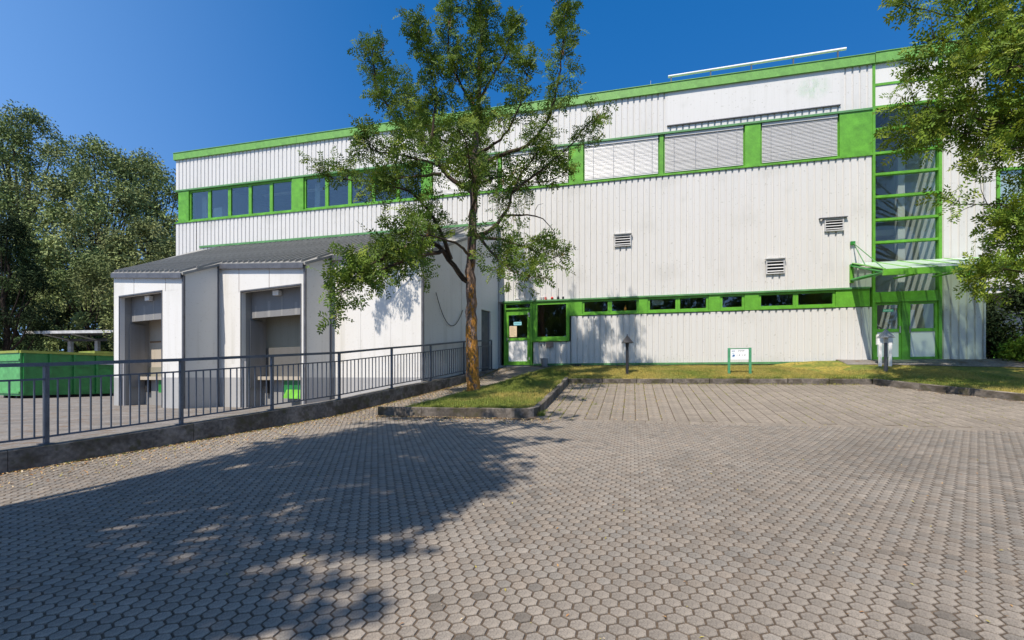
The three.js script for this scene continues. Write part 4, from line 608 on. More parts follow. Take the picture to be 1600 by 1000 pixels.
  for (let i = 0; i < poly.length; i++) { const a = poly[i], b = poly[(i + 1) % poly.length]; Q.push([[a[0], Y(0, a[1]) - 0.09, a[1]], [b[0], Y(0, b[1]) - 0.09, b[1]], [b[0], Y(0, b[1]), b[1]], [a[0], Y(0, a[1]), a[1]]]); }
  const roof = mesh(an, 'roof', quads(Q), M.greyRoof);
  for (let x = A2[0] + 0.05; x < F[0] + 0.05; x += 0.27) { let z1 = frontZ(x); if (!z1) continue; const z0 = 0.06; mesh(roof, 'seam', quads([-0.028, 0.028].flatMap((o, i) => [[[x + o, Y(0, z0), z0], [x + o, Y(0, z1), z1], [x + o * 0.5, Y(0, z1) + 0.075, z1 + 0.02], [x + o * 0.5, Y(0, z0) + 0.075, z0]]]).concat([[[x - 0.014, Y(0, z0) + 0.075, z0], [x - 0.014, Y(0, z1) + 0.075, z1 + 0.02], [x + 0.014, Y(0, z1) + 0.075, z1 + 0.02], [x + 0.014, Y(0, z0) + 0.075, z0]], [[x - 0.028, Y(0, z1), z1], [x + 0.028, Y(0, z1), z1], [x + 0.014, Y(0, z1) + 0.075, z1 + 0.02], [x - 0.014, Y(0, z1) + 0.075, z1 + 0.02]]])), M.greyRoof); }
  for (const [p, q] of [[A, B], [C, D], [E, F]]) { const a = [p[0] - DU[1] * ov, p[1] + DU[0] * ov], b = [q[0] - DU[1] * ov, q[1] + DU[0] * ov]; mesh(an, 'eave_fascia', prism([a[0] - DU[1] * 0.03, a[1] + 0.03], [b[0] - DU[1] * 0.03, b[1] + 0.03], 0.028, Y(0, a[1]) - 0.19, Y(0, a[1]) - 0.03, Y(0, b[1]) - 0.03, Y(0, b[1]) - 0.19), M.greyTrim); mesh(an, 'soffit', prism([a[0], a[1] ], [b[0], b[1]], ov - 0.002, Y(0, a[1]) - 0.17, Y(0, a[1]) - 0.14, Y(0, b[1]) - 0.14, Y(0, b[1]) - 0.17), M.greyTrim); }
  mesh(an, 'roof_flashing', box(A2[0], H[0], RY + 0.055, RY + 0.14, 0.037, 0.07), M.mint);
  mesh(an, 'inner_floor', box(A[0] + 0.3, H[0] - 0.3, yb - 0.05, yb, 0.05, 3), M.midGrey);
}
// ---------------------------------------------------------------- things on the strip and in the yard
function pathLamp(px, d, label, group, pale, gy) {
  const p = atDepth(px, 590, d), y = gy(p.x, p.z), t = thing('path_lamp', label, 'lamp', [p.x, y - 0.02, p.z], 0, group), m = pale ? M.lampGrey : M.lamp, H = 1.0;
  mesh(t, 'post', new THREE.CylinderGeometry(0.045, 0.05, H - 0.12, 14).translate(0, (H - 0.12) / 2, 0), pale ? M.greyTrim : m); mesh(t, 'lens', new THREE.CylinderGeometry(0.06, 0.05, 0.14, 14).translate(0, H - 0.05, 0), pale ? M.whiteDull : M.lamp); mesh(t, 'hood', [new THREE.ConeGeometry(0.235, 0.26, 4, 1).rotateY(Math.PI / 4 + 0.2).translate(0, H + 0.15, 0), new THREE.CylinderGeometry(0.012, 0.02, 0.04, 8).translate(0, H + 0.28, 0)], m); mesh(t, 'base_plate', new THREE.CylinderGeometry(0.09, 0.09, 0.03, 14).translate(0, 0.02, 0), m); return t;
}
pathLamp(980, 15.4, 'black path lamp with pyramid hood on the grass before the wall', 'path lamps', false, (x, z) => stripY(x, z) > lawnY(x, z) ? stripY(x, z) : lawnY(x, z));
pathLamp(1384, 13.75, 'grey path lamp with pyramid hood before the entrance doors', 'path lamps', true, stripY);
{
  const p = atDepth(1383, 590, 14.35), y = stripY(p.x, p.z), t = thing('letterbox_stand', 'white letterbox on two white legs behind the grey path lamp', 'letterbox', [p.x, y, p.z], 0);
  for (const o of [-0.13, 0.13]) mesh(t, 'leg', box(o - 0.04, o + 0.04, 0, 0.88, -0.02, 0.02), M.white); mesh(t, 'box', bevelBox(-0.2, 0.2, 0.72, 1.02, -0.09, 0.0, 0.01), M.white); mesh(t, 'flap', box(-0.15, 0.15, 0.93, 0.96, 0.001, 0.008), M.lampGrey); mesh(t, 'foot_bar', box(-0.25, 0.2, 0.0, 0.03, 0.021, 0.06), M.lamp);
}
{
  const a = atDepth(1139, 590, 14.6), b = atDepth(1172, 590, 14.42), y = stripY((a.x + b.x) / 2, (a.z + b.z) / 2), ang = -Math.atan2(b.z - a.z, b.x - a.x), L = Math.hypot(b.x - a.x, b.z - a.z);
  const t = thing('notice_board', 'small white notice board between two mint green posts on the grass strip', 'sign', [a.x, y - 0.03, a.z], ang), H = 0.82;
  for (const o of [0, L]) mesh(t, 'post', bevelBox(o - 0.035, o + 0.035, 0, H, -0.035, 0.035, 0.008), M.greenSign); mesh(t, 'top_bar', box(0.035, L - 0.035, H - 0.035, H - 0.01, -0.015, 0.015), M.greenSign);
  const c = document.createElement('canvas'); c.width = 512; c.height = 256; const q = c.getContext('2d'); q.fillStyle = '#f4f5f6'; q.fillRect(0, 0, 512, 256); q.fillStyle = '#dfe5ee'; q.fillRect(26, 22, 104, 210); q.fillStyle = '#4a5166'; for (let i = 0; i < 7; i++) q.fillRect(32 + i * 14, 34, 9, 20);
  q.fillStyle = '#1f5f9c'; q.beginPath(); q.ellipse(90, 158, 34, 26, -0.3, 0, 7); q.fill(); q.fillRect(40, 170, 50, 10); q.beginPath(); q.arc(72, 106, 10, 0, 7); q.fill(); q.fillStyle = '#33363c'; for (let i = 0; i < 9; i++) q.fillRect(208 + i * 22, 30, 15, 26 - (i % 3) * 4); for (const x of [180, 236, 252, 342, 398, 412]) { q.fillRect(x, 132, 10, 34); q.fillRect(x, 132, 18, 7); } q.fillStyle = '#666b75'; for (let i = 0; i < 22; i++) q.fillRect(150 + i * 15, 214, 9, 6);
  const ct = new THREE.CanvasTexture(c); ct.colorSpace = THREE.SRGBColorSpace; const pl = mesh(t, 'panel', box(0.04, L - 0.04, H - 0.36, H - 0.04, -0.012, 0.006), M.white); const fg = new THREE.PlaneGeometry(L - 0.09, 0.31); fg.translate(L / 2, H - 0.2, 0.0085); mesh(pl, 'print', fg, std(0xffffff, 0.4, { map: ct }));
}
{ // open-top waste container in the yard
  const a = flat2(31, 23), b = flat2(178, 26.6), dx = b[0] - a[0], dz = b[1] - a[1], l = Math.hypot(dx, dz), t = thing('waste_container', 'large green open top waste container with ribbed side in the yard', 'container', [a[0], YARD, a[1]], -Math.atan2(dz, dx));
  const L = 6.2, Wd = 2.3, H = 2.32, y0 = 0.14; // local x along the ribbed side, -z to the back
  mesh(t, 'body', [box(0.05, L - 0.05, y0, H - 0.12, -0.06, 0), box(0.05, L - 0.05, y0, H - 0.12, -Wd, -Wd + 0.06), box(0.05, L - 0.05, y0, y0 + 0.06, -Wd + 0.061, -0.061), box(L - 0.11, L - 0.051, y0, H - 0.12, -Wd + 0.061, -0.061)], M.bin);
  const e = mesh(t, 'end_door', box(0.0, 0.049, y0, H - 0.12, -Wd + 0.0, 0.0), M.binPale); mesh(e, 'door_bar', box(-0.05, -0.001, y0 + 0.1, y0 + 0.2, -Wd, 0), M.binPale); mesh(e, 'door_bar', box(-0.05, -0.001, H - 0.5, H - 0.4, -Wd, 0), M.binPale); mesh(e, 'label_plate', box(-0.012, -0.001, 1.55, 1.68, -Wd + 0.5, -0.35), M.whiteDull);
  for (let i = 0; i <= 6; i++) mesh(t, 'rib', box(0.1 + i * 0.98, 0.2 + i * 0.98, y0 + 0.02, H - 0.13, 0.001, 0.09), M.bin); mesh(t, 'waist_rail', box(0.1, L - 0.1, 1.55, 1.6, 0.001, 0.05), M.bin);
  mesh(t, 'top_rim', [box(0, L, H - 0.119, H, -0.05, 0.1), box(0, L, H - 0.119, H, -Wd - 0.04, -Wd + 0.08), box(-0.04, 0.08, H - 0.118, H - 0.001, -Wd + 0.08, -0.05)], M.binRim); mesh(t, 'skid', [box(0.1, L - 0.2, 0, y0, -0.65, -0.5), box(0.1, L - 0.2, 0, y0, -Wd + 0.5, -Wd + 0.65)], M.black); mesh(t, 'name_plate', box(3.15, 3.85, 1.72, 1.86, 0.0911, 0.094), M.whiteDull);
  mesh(t, 'cover_flap', box(2.95, L, H + 0.001, H + 0.12, -Wd * 0.6, 0.13), M.binRim);
}
{
  const a = flat2(108, 33), s = thing('yard_shelter', 'small flat roofed white shelter on posts behind the green container', 'shelter', [a[0], YARD, a[1]], 0.12);
  const H = 3.6; mesh(s, 'roof', [box(-1.5, 6, H + 0.3, H + 0.36, -0.2, 1.6)], M.greyTrim); s.children[0].geometry.attributes.position; mesh(s, 'roof_edge', box(-1.55, 6, H + 0.28, H + 0.46, 1.601, 1.68), M.whiteDull); mesh(s, 'rear_beam', box(-0.4, 6, H - 0.1, H + 0.08, -0.12, 0), M.greyTrim);
  for (const x of [0, 2.1, 4.4]) { mesh(s, 'post', box(x - 0.12, x + 0.12, 0, H - 0.1, -0.2, 0.0), M.whiteDull); mesh(s, 'rafter', tube([V3(x, H, 0), V3(x, H + 0.26, 1.6)], 0.06, 4), M.whiteDull); }
}
// ---------------------------------------------------------------- trees
class Leaves {                                                // many small two-triangle leaves in one geometry
  constructor() { this.P = []; this.C = []; this.I = []; this.n = 0; }
  add(c, a, b, L, W, col, fold = 0.15) {                      // centre, axis, side direction
    const P = this.P, k = this.n, nx = a.y * b.z - a.z * b.y, ny = a.z * b.x - a.x * b.z, nz = a.x * b.y - a.y * b.x, h = L / 2, w = W / 2, f = W * fold;
    P.push(c.x - a.x * h, c.y - a.y * h, c.z - a.z * h, c.x + b.x * w + nx * f, c.y + b.y * w + ny * f, c.z + b.z * w + nz * f, c.x + a.x * h, c.y + a.y * h, c.z + a.z * h, c.x - b.x * w + nx * f, c.y - b.y * w + ny * f, c.z - b.z * w + nz * f);
    for (let i = 0; i < 4; i++) this.C.push(col[0], col[1], col[2]); this.I.push(k, k + 1, k + 2, k, k + 2, k + 3); this.n += 4;
  }
  geo() { const g = new THREE.BufferGeometry(); g.setAttribute('position', new THREE.Float32BufferAttribute(this.P, 3)); g.setAttribute('color', new THREE.Float32BufferAttribute(this.C, 3)); g.setIndex(this.I); const q = g.toNonIndexed(); q.computeVertexNormals(); q.setAttribute('uv', new THREE.Float32BufferAttribute(new Float32Array(q.attributes.position.count * 2), 2)); return q; }
}
const rdir = (r, up = 0) => { const a = r() * 6.2832, z = 2 * r() - 1, s = Math.sqrt(1 - z * z); return V3(s * Math.cos(a), z + up, s * Math.sin(a)).normalize(); };
const perp = (d, r) => { const b = rdir(r); b.addScaledVector(d, -b.dot(d)); return b.normalize(); };
const GREENS = [[0.10, 0.175, 0.02], [0.14, 0.22, 0.023], [0.065, 0.13, 0.018], [0.19, 0.25, 0.028], [0.11, 0.175, 0.025]];
function pinnate(lv, base, dir, len, r, tint = 1, pal = GREENS, size = 1) { // one ash leaf: pairs of leaflets along a drooping stalk
  const d = dir.clone(), p = base.clone(), n = 5, side = perp(d, r), col = pal[Math.floor(r() * pal.length)], v = tint * (0.75 + 0.5 * r()), c = [col[0] * v, col[1] * v, col[2] * v];
  for (let i = 0; i < n; i++) {
    p.addScaledVector(d, len / n); d.y -= 0.09; d.normalize(); const nrm = V3().crossVectors(d, side).normalize();
    const L = 0.075 * size * (0.8 + 0.4 * r()), W = 0.03 * size * (0.85 + 0.3 * r());
    for (const s of [-1, 1]) { const a = side.clone().multiplyScalar(s).addScaledVector(d, 0.55).addScaledVector(nrm, 0.5 * (r() - 0.5)).normalize(), b = V3().crossVectors(a, nrm).normalize(); lv.add(p.clone().addScaledVector(a, L * 0.55), a, b, L, W, c); }
  }
  const b = V3().crossVectors(d, V3().crossVectors(d, side)).normalize(); lv.add(p.clone().addScaledVector(d, 0.04), d, b, 0.08 * size, 0.032 * size, c);
}
function resample(pts, step) { const c = new THREE.CatmullRomCurve3(pts), n = Math.max(3, Math.round(c.getLength() / step)); return c.getSpacedPoints(n); }
function growTree(t, limbs, trunkMat, limbMat, o) {           // limbs: {p:[V3], r0, r1, leafFrom, dens}
  const r = rng(o.seed), lv = new Leaves(), tw = [], seeds = new Leaves();
  limbs.forEach((lb, i) => {
    const pts = resample(lb.p, 0.22).map((p, k) => k ? p.add(V3(rr(-0.03, 0.03, r), rr(-0.02, 0.02, r), rr(-0.03, 0.03, r))) : p), n = pts.length, rad = pts.map((_, k) => { const f = k / (n - 1); let q = lb.r0 + (lb.r1 - lb.r0) * Math.pow(f, 0.8); if (!i && o.flare) q += 0.07 * Math.exp(-f * 30); return q; });
    const m = mesh(t, i ? 'limb' : 'trunk', tube(pts, rad, i ? 7 : 14), i ? limbMat : trunkMat);
    if (lb.dead) return;
    const start = Math.floor((lb.leafFrom ?? 0.3) * n);
    for (let k = start; k < n; k++) {
      const T = pts[Math.min(k + 1, n - 1)].clone().sub(pts[Math.max(0, k - 1)]).normalize(), end = k / n;
      const cnt = Math.max(1, Math.round((lb.dens ?? 1.6) * o.dens * (0.6 + 0.8 * r()) * (k === n - 1 ? 2.5 : 1)));
      for (let q = 0; q < cnt; q++) {
        const d = T.clone().multiplyScalar(0.55 + 0.5 * end).add(rdir(r, 0.25)).normalize(), L = o.twig * (0.45 + 0.9 * r()) * (1.1 - 0.35 * end), P = [pts[k].clone()]; d.y += o.up * 0.25; d.normalize();
        const steps = 4; for (let s = 1; s <= steps; s++) { d.addScaledVector(rdir(r), 0.22); d.y += o.up * 0.12; d.normalize(); P.push(P[s - 1].clone().addScaledVector(d, L / steps)); }
        tw.push(tube(P, P.map((_, s) => 0.011 * (1 - 0.75 * s / steps) * (o.twigR ?? 1)), 3, false));
        const nl = Math.round(o.leaves * (0.5 + r()));
        for (let s = 0; s < nl; s++) { const f = 0.2 + 0.8 * Math.pow(r(), 0.7), a = f * steps, j = Math.min(steps - 1, Math.floor(a)), b = P[j].clone().lerp(P[j + 1], a - j), ld = P[j + 1].clone().sub(P[j]).normalize().multiplyScalar(0.5).add(rdir(r, 0.1)).normalize(); pinnate(lv, b, ld, rr(0.16, 0.27, r) * (o.size ?? 1), r, 1, o.pal ?? GREENS, o.size ?? 1); }
        if (o.seedP && r() < o.seedP) { const b = P[2 + Math.floor(r() * 3)], col = [[0.36, 0.20, 0.11], [0.44, 0.29, 0.17], [0.26, 0.13, 0.07]][Math.floor(r() * 3)]; for (let s = 0; s < 16; s++) { const a = V3(rr(-0.3, 0.3, r), -1, rr(-0.3, 0.3, r)).normalize(); seeds.add(b.clone().add(V3(rr(-0.05, 0.05, r), -0.05 - 0.17 * r(), rr(-0.05, 0.05, r))), a, perp(a, r), 0.055, 0.013, col); } }
      }
    }
  });
  mesh(t, 'twigs', tw, limbMat, 'stuff'); mesh(t, 'foliage', lv.geo(), M.leaf, 'stuff'); if (seeds.n) mesh(t, 'seed_clusters', seeds.geo(), M.leafFar, 'stuff');
  return lv.n / 4;
}
{ // the tree in the grass bed
  const D = 13.2, base = atDepth(740, 612, D), t = thing('ash_tree', 'slender ash tree with orange lichen on its trunk in the grass bed', 'tree', [base.x, lawnY(base.x, base.z) - 0.08, base.z]);
  const o = V3(base.x, lawnY(base.x, base.z) - 0.08, base.z), q = (px, py, dd = 0) => atDepth(px, py, D + dd).sub(o), Lb = (r0, r1, a, x = {}) => ({ p: a.map(v => q(...v)), r0, r1, ...x });
  const trunk = Lb(0.195, 0.03, [[740, 618], [739, 570], [737, 510], [735, 445], [736, 400], [738, 350], [740, 300], [742, 240], [746, 170], [750, 100], [752, 40], [751, -25]], { leafFrom: 0.62, dens: 3.2 }); trunk.p[0].y -= 0.1;
  const limbs = [trunk,
    Lb(0.085, 0.018, [[735, 442], [718, 428, -0.05], [700, 402, -0.15], [682, 383, -0.4], [645, 384, -1.2], [605, 398, -2.2], [565, 425, -3.0]], { dens: 2.6 }),
    Lb(0.07, 0.016, [[704, 405, -0.1], [692, 370, -0.4], [672, 330, -0.8], [640, 300, -1.1], [610, 292, -1.3]], { dens: 2.2 }),
    Lb(0.06, 0.014, [[690, 392, -0.3], [655, 400, -1.3], [610, 415, -2.6], [560, 440, -3.3], [535, 455, -3.5]], { dens: 2.2 }),
    Lb(0.07, 0.015, [[738, 374], [770, 357], [790, 332], [800, 300], [818, 268], [838, 240]], { dens: 1.9 }),
    Lb(0.035, 0.008, [[786, 337], [815, 336], [840, 337], [856, 348], [866, 362]], { dead: 1 }), Lb(0.012, 0.004, [[836, 337], [838, 322], [848, 319]], { dead: 1 }),
    Lb(0.055, 0.012, [[745, 370], [785, 374, -0.4], [825, 388, -0.7], [862, 402, -0.8]], { dens: 2.4 }),
    Lb(0.06, 0.012, [[740, 360], [760, 385, -1.0], [790, 415, -1.8], [815, 432, -2.2]], { dens: 1.8 }),
    Lb(0.075, 0.014, [[740, 302], [705, 278], [672, 236], [642, 202], [610, 172], [588, 132], [582, 92]], { dens: 2.6 }),
    Lb(0.045, 0.012, [[672, 236], [676, 200], [682, 150], [668, 95], [655, 62]], { dens: 2.8 }),
    Lb(0.05, 0.012, [[690, 272], [640, 276], [580, 284], [520, 278]], { dens: 2.0, leafFrom: 0.25 }),
    Lb(0.012, 0.004, [[520, 278], [500, 272], [488, 268]], { dead: 1 }),
    Lb(0.065, 0.012, [[742, 262], [785, 242], [830, 222], [858, 182], [872, 122], [880, 65], [883, 22]], { dens: 2.2 }),
    Lb(0.045, 0.01, [[802, 300], [850, 262, 0.3], [895, 222, 0.4], [922, 188, 0.3]], { dens: 1.7 }),
    Lb(0.012, 0.004, [[905, 212, 0.4], [925, 205, 0.4], [935, 178, 0.4]], { dead: 1 }),
    Lb(0.05, 0.012, [[745, 172], [720, 132], [702, 92], [700, 45], [706, 15]], { dens: 3.2 }), Lb(0.05, 0.012, [[746, 165], [768, 122], [790, 88], [800, 45]], { dens: 2.6 }),
    Lb(0.055, 0.012, [[740, 330], [742, 300, -1.2], [735, 262, -2.1], [728, 215, -2.6]], { dens: 2.2 }), Lb(0.055, 0.012, [[740, 315], [748, 290, 1.2], [752, 250, 2.2], [748, 200, 2.8]], { dens: 2.2 }),
    Lb(0.05, 0.012, [[742, 250], [700, 225, 1.0], [650, 180, 1.8], [625, 140, 2.0]], { dens: 2.4 }), Lb(0.05, 0.012, [[742, 245], [790, 210, -1.0], [815, 160, -1.6], [822, 120, -1.7]], { dens: 1.8 }),
    Lb(0.05, 0.012, [[736, 400], [720, 385, -1.1], [690, 372, -2.0], [640, 365, -2.8]], { dens: 2.2, leafFrom: 0.75 }),
    Lb(0.05, 0.012, [[740, 280], [690, 260, -1], [640, 245, -1.6], [580, 235, -1.7]], { dens: 2.2 }),
    Lb(0.045, 0.012, [[741, 290], [790, 275, 1.1], [840, 285, 1.6], [880, 275, 1.8]], { dens: 1.7 })];
  growTree(t, limbs, M.lichen, M.bark, { seed: 11, dens: 1.0, twig: 0.72, leaves: 9.6, up: 0.55, seedP: 0.12, size: 1.22, twigR: 0.8 });
}
function bigTree(name, label, group, [x, y, z], H, rad, o) {  // tall tree with clumped crown of leaf faces
  const r = rng(o.seed), t = thing(name, label, 'tree', [x, y, z], 0, group), lv = new Leaves(), top = H * 0.96, limbs = [];
  const tr = [V3(0, -0.3, 0)]; for (let i = 1; i <= 6; i++) tr.push(V3(rr(-0.03, 0.03, r) * H * i / 6, top * 0.85 * i / 6, rr(-0.03, 0.03, r) * H * i / 6));
  mesh(t, 'trunk', tube(tr, tr.map((_, i) => H * 0.021 * (1 - i / 7)), 9), M.barkDark);
  const clumps = []; for (let i = 0; i < o.clumps; i++) { let p; do p = V3(2 * r() - 1, 2 * r() - 1, 2 * r() - 1); while (p.lengthSq() > 1); p.setLength(Math.pow(p.length(), 0.45)); const yy = o.low + (1 - o.low) * (p.y * 0.5 + 0.5), prof = o.shape ? o.shape(yy) : Math.sqrt(Math.max(0.05, 1 - Math.pow((yy - 0.55) / 0.5, 2))); clumps.push([V3(p.x * rad * prof + (o.lean?.x ?? 0), yy * H, p.z * rad * prof * (o.stretch ?? 1) + (o.lean?.z ?? 0)), rr(0.55, 1.15, r) * o.cs]); }
  for (const [px, py, s] of o.reach ?? []) {                   // outer sprays of the crown, found from where their shadows lie on the paving
    let d = 5; for (let k = 0; k < 30; k++) { const q = atDepth(px, py, d); d += (q.y - yr(q.z)) * 2.2; } const q = atDepth(px, py, d), hh = rr(9.2, 11.2, r); q.addScaledVector(sunDir, hh / sunDir.y).sub(V3(x, y, z)); const tw_ = rr(-0.5, 0.5, r); for (let k = -3; k <= 3; k++) clumps.push([q.clone().add(V3(k * 0.2 * s * 2 * Math.cos(tw_) + rr(-0.12, 0.12, r), rr(-0.25, 0.25, r), k * 0.2 * s * 2 * Math.sin(tw_) + rr(-0.2, 0.2, r))), s * rr(0.3, 0.6, r)]); }
  clumps.forEach(([c, s], i) => { if (i % 4 === 0) { const k = clamp(c.y / H - 0.12, 0.12, 0.8), b = tr[Math.floor(k * 6)].clone(); limbs.push(tube([b, b.clone().lerp(c, 0.5).add(V3(0, -0.04 * H * r(), 0)), c], [H * 0.006, H * 0.004, H * 0.0012], 5, false)); }
    const v = rr(0.7, 1.25, r), pal = o.pal[Math.floor(r() * o.pal.length)];
    for (let k = 0, n = o.per * (o.reach ? Math.min(1, s * s * 2.4) : 1); k < n; k++) { const d = rdir(r), p = c.clone().addScaledVector(d, s * Math.pow(r(), 0.5)); p.y += 0.0; const a = d.clone().multiplyScalar(0.6).add(rdir(r, -o.droop)).normalize(), w = v * rr(0.75, 1.25, r); lv.add(p, a, perp(a, r), o.leaf * rr(0.7, 1.3, r), o.leaf * o.asp, [pal[0] * w, pal[1] * w, pal[2] * w]); } });
  mesh(t, 'limbs', limbs, M.barkDark, 'stuff'); mesh(t, 'crown', lv.geo(), o.mat ?? M.leafFar, 'stuff'); return t;
}
const WILLOW = [[0.215, 0.265, 0.10], [0.17, 0.22, 0.08], [0.27, 0.31, 0.125], [0.135, 0.185, 0.065]], DARK = [[0.03, 0.05, 0.018], [0.045, 0.07, 0.022], [0.022, 0.038, 0.015]];
{
  const g = 'trees beyond the yard', W = (n, l, px, py, d, rad, s, o = {}) => { const p = atDepth(px, py, d), y = -2.4; return bigTree(n, l, g, [p.x, y, p.z], p.y - y, rad, { seed: s, clumps: 170, per: 210, cs: 1.35, leaf: 0.29, asp: 0.4, droop: 0.35, low: 0.12, pal: WILLOW, ...o }); };
  W('willow_tree', 'tallest grey green willow beyond the yard shelter', 48, 178, 46, 6.2, 31, { clumps: 190 });
  W('willow_tree', 'broad willow beyond the container beside the tallest willow', -70, 200, 44, 6.5, 32, { clumps: 170 });
  W('willow_tree', 'rounded willow whose crown adjoins the corner of the hall roof', 160, 222, 42, 5.2, 33, { clumps: 180 });
  W('willow_tree', 'willow half hidden behind the annex end of the hall', 238, 250, 45, 5.0, 34, { clumps: 150 });
  W('willow_tree', 'low pale willow in front of the others beside the annex roof', 232, 345, 33, 3.6, 35, { clumps: 110, leaf: 0.26, cs: 1.0, low: 0.25, pal: [[0.17, 0.20, 0.075], [0.20, 0.22, 0.09], [0.13, 0.16, 0.06]] });
  W('willow_tree', 'small bushy willow above the shelter roof', 140, 400, 36, 2.8, 36, { clumps: 60, leaf: 0.25, cs: 0.9, low: 0.2 });
  W('conifer_tree', 'dark spruce with bare lower branches behind the container', 14, 330, 31, 3.2, 37, { clumps: 60, pal: DARK, leaf: 0.3, asp: 0.2, cs: 0.8, low: 0.3, shape: y => 1.15 - y });
  W('conifer_tree', 'slim dark spruce beside the shelter', 82, 372, 40, 2.6, 38, { clumps: 46, pal: DARK, leaf: 0.3, asp: 0.2, cs: 0.7, low: 0.35, shape: y => 1.15 - y });
  // dark hedge under the trees
  const r = rng(91), lv = new Leaves(), h = thing('hedge', 'dark clipped hedge behind the container and shelter', 'hedge', [0, 0, 0]);
  for (let i = 0; i < 16000; i++) { const px = rr(-260, 290, r), d = rr(35.5, 38.5, r), y = rr(-1.9, 2.2 + 0.9 * fbm(px * 0.02 + 20, 3, 64, 1), r), p = atDepth(px, 590, d), a = rdir(r), k = DARK[Math.floor(r() * 3)], v = rr(0.9, 1.9, r); lv.add(V3(p.x, y, p.z), a, perp(a, r), 0.3, 0.16, [k[0] * v, k[1] * v, k[2] * v]); }
  mesh(h, 'foliage', lv.geo(), M.leafFar, 'stuff'); const st = []; for (let i = 0; i < 24; i++) { const p = atDepth(-250 + i * 23, 590, 37); st.push(bar([p.x, -2.95, p.z], [p.x + 0.2, 1.6, p.z], 0.05, 5)); } mesh(h, 'stems', st, M.barkDark, 'stuff');
}
{ // tree at the right, its crown hanging over the entrance
  const x = 15.3, z = 4.1, y = vergeY(x, z) - 0.1, t = thing('maple_tree', 'leafy tree hanging over the entrance canopy from the verge', 'tree', [x, y, z]), r = rng(51), limbs = [];
  const o = V3(x, y, z), q = (px, py, d) => atDepth(px, py, d).sub(o);
  limbs.push({ p: [V3(0, -0.1, 0), V3(0.05, 1.5, 0), V3(0.0, 3.2, 0.1), V3(-0.1, 5, 0.1), V3(0, 7, 0), V3(0, 9.5, 0)], r0: 0.19, r1: 0.04, leafFrom: 0.6, dens: 3 });
  const B = V3(0, 3.0, 0.1), B2 = V3(-0.05, 4.6, 0.1), B3 = V3(0, 6.2, 0.05), ends = [[1545, 430, 10.2, B, 3], [1572, 360, 10.8, B, 3.4], [1600, 425, 9.8, B, 3.6], [1560, 400, 11.2, B, 3], [1590, 350, 10.2, B, 3], [1500, 320, 10.4, B, 1.5], [1525, 245, 10.0, B2, 1.2], [1500, 215, 10.6, B2, 1.3], [1410, 208, 10.3, B2, 2.6], [1432, 165, 10.0, B2, 3], [1450, 205, 10.7, B2, 2.8], [1590, 285, 10.5, B2, 1.4], [1450, 105, 10.4, B3, 3.2], [1462, 60, 10.0, B3, 3], [1425, 10, 10.4, B3, 2.2], [1530, 110, 9.8, B3, 3.2], [1540, 40, 10.3, B3, 3], [1590, 90, 10.6, B3, 3], [1500, 150, 10.9, B2, 3], [1530, 165, 10.2, B2, 2.4], [1500, 0, 10.8, B3, 3], [1590, -30, 10.2, B3, 3], [1645, 120, 9.6, B3, 3], [1650, 340, 9.8, B2, 3], [1570, 10, 11.2, B3, 3]];
  for (const [px, py, d, b, dens] of ends) { const e = q(px, py, d), m = b.clone().lerp(e, 0.5).add(V3(rr(-0.2, 0.2, r), 0.25 + rr(0, 0.3, r), rr(-0.2, 0.2, r))); limbs.push({ p: [b, m, e], r0: 0.045, r1: 0.007, leafFrom: 0.5, dens }); }
  growTree(t, limbs, M.bark, M.bark, { seed: 52, dens: 0.62, twig: 0.7, leaves: 7, up: -0.2, size: 1.35, pal: [[0.14, 0.225, 0.02], [0.19, 0.28, 0.025], [0.10, 0.175, 0.018], [0.25, 0.31, 0.03]] });
}
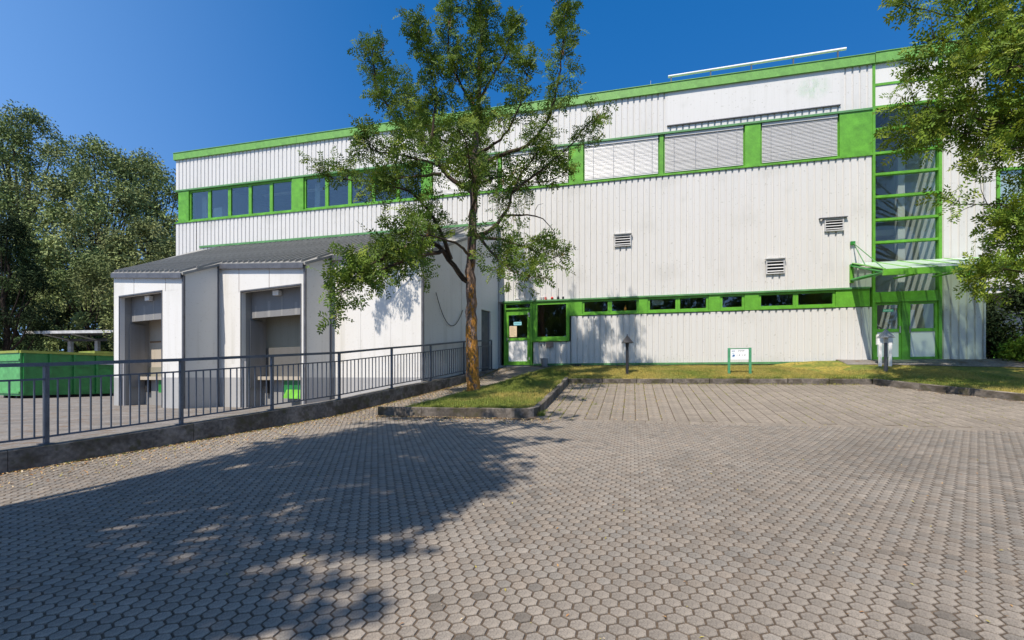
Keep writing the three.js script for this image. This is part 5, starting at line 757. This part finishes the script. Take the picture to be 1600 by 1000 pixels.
{ // tall tree just outside the picture whose shadow falls over the paving
  const x = -2.6, z = 19.6, y = -2.1;
  bigTree('lime_tree', 'tall dense tree by the railing whose shadow dapples the paving', null, [x, y, z], 14.2, 2.3, { seed: 61, clumps: 175, per: 150, cs: 0.6, leaf: 0.2, asp: 0.6, droop: 0.2, low: 0.62, pal: GREENS, mat: M.leafFar, stretch: 1.95, lean: V3(1.2, 0, -0.5), reach: [[868, 650, 0.4], [845, 645, 0.35], [815, 664, 0.45], [850, 686, 0.35], [790, 650, 0.45], [770, 688, 0.5], [740, 662, 0.5], [790, 712, 0.3], [735, 735, 0.45], [690, 775, 0.4], [620, 790, 0.5], [560, 850, 0.4], [600, 820, 0.35], [430, 940, 0.4], [400, 985, 0.35], [300, 955, 0.4], [180, 965, 0.5], [90, 975, 0.5], [20, 930, 0.6], [240, 900, 0.4], [600, 664, 0.45], [660, 655, 0.45], [420, 700, 0.4], [480, 690, 0.45], [330, 745, 0.4]] });
}
{ // shrubs and dark trees beyond the entrance path
  const g = 'shrubs beyond the path'; const S = (l, x, z, h, rad, s, pal, per = 90) => bigTree('shrub', l, g, [x, -0.35, z], h, rad, { seed: s, clumps: 70, per: per * 1.6, cs: 0.5, leaf: 0.13, asp: 0.45, droop: 0.1, low: 0.05, pal });
  S('bright green shrub at the end of the entrance path', 17.3, 2.2, 1.5, 1.2, 71, [[0.16, 0.20, 0.03], [0.12, 0.16, 0.03]]); S('low shrub by the corner of the clad wall', 16.1, 0.4, 1.0, 0.7, 72, GREENS); S('dark shrub under the set back wing', 17.0, -1.6, 3.0, 1.5, 73, DARK, 110); S('tall dark shrub beside the wing windows', 18.9, -1.0, 3.6, 1.6, 74, DARK, 110); S('green shrub behind the path shrubs', 18.8, 1.4, 2.2, 1.2, 75, GREENS); S('dark shrub farthest along the entrance path', 20.6, 0.6, 3.4, 1.6, 76, DARK, 110);
}
{ // trees across the street behind the photographer, mirrored in the panes
  const g = 'street trees mirrored in the windows'; [[-14, 47, 15, 80], [-7, 49, 16, 81], [0, 48, 17, 82], [7, 50, 16, 83], [14, 48, 17, 84], [21, 49, 16, 85], [28, 47, 15, 86]].forEach(([x, z, h, s], i) => bigTree('street_tree', 'street tree behind the forecourt that the window panes mirror', g, [x, -2.7, z], h, 4.6, { seed: s, clumps: 110, per: 70, cs: 1.5, leaf: 0.46, asp: 0.6, droop: 0.2, low: 0.05, pal: GREENS }));
}
renderer.render(scene, camera);
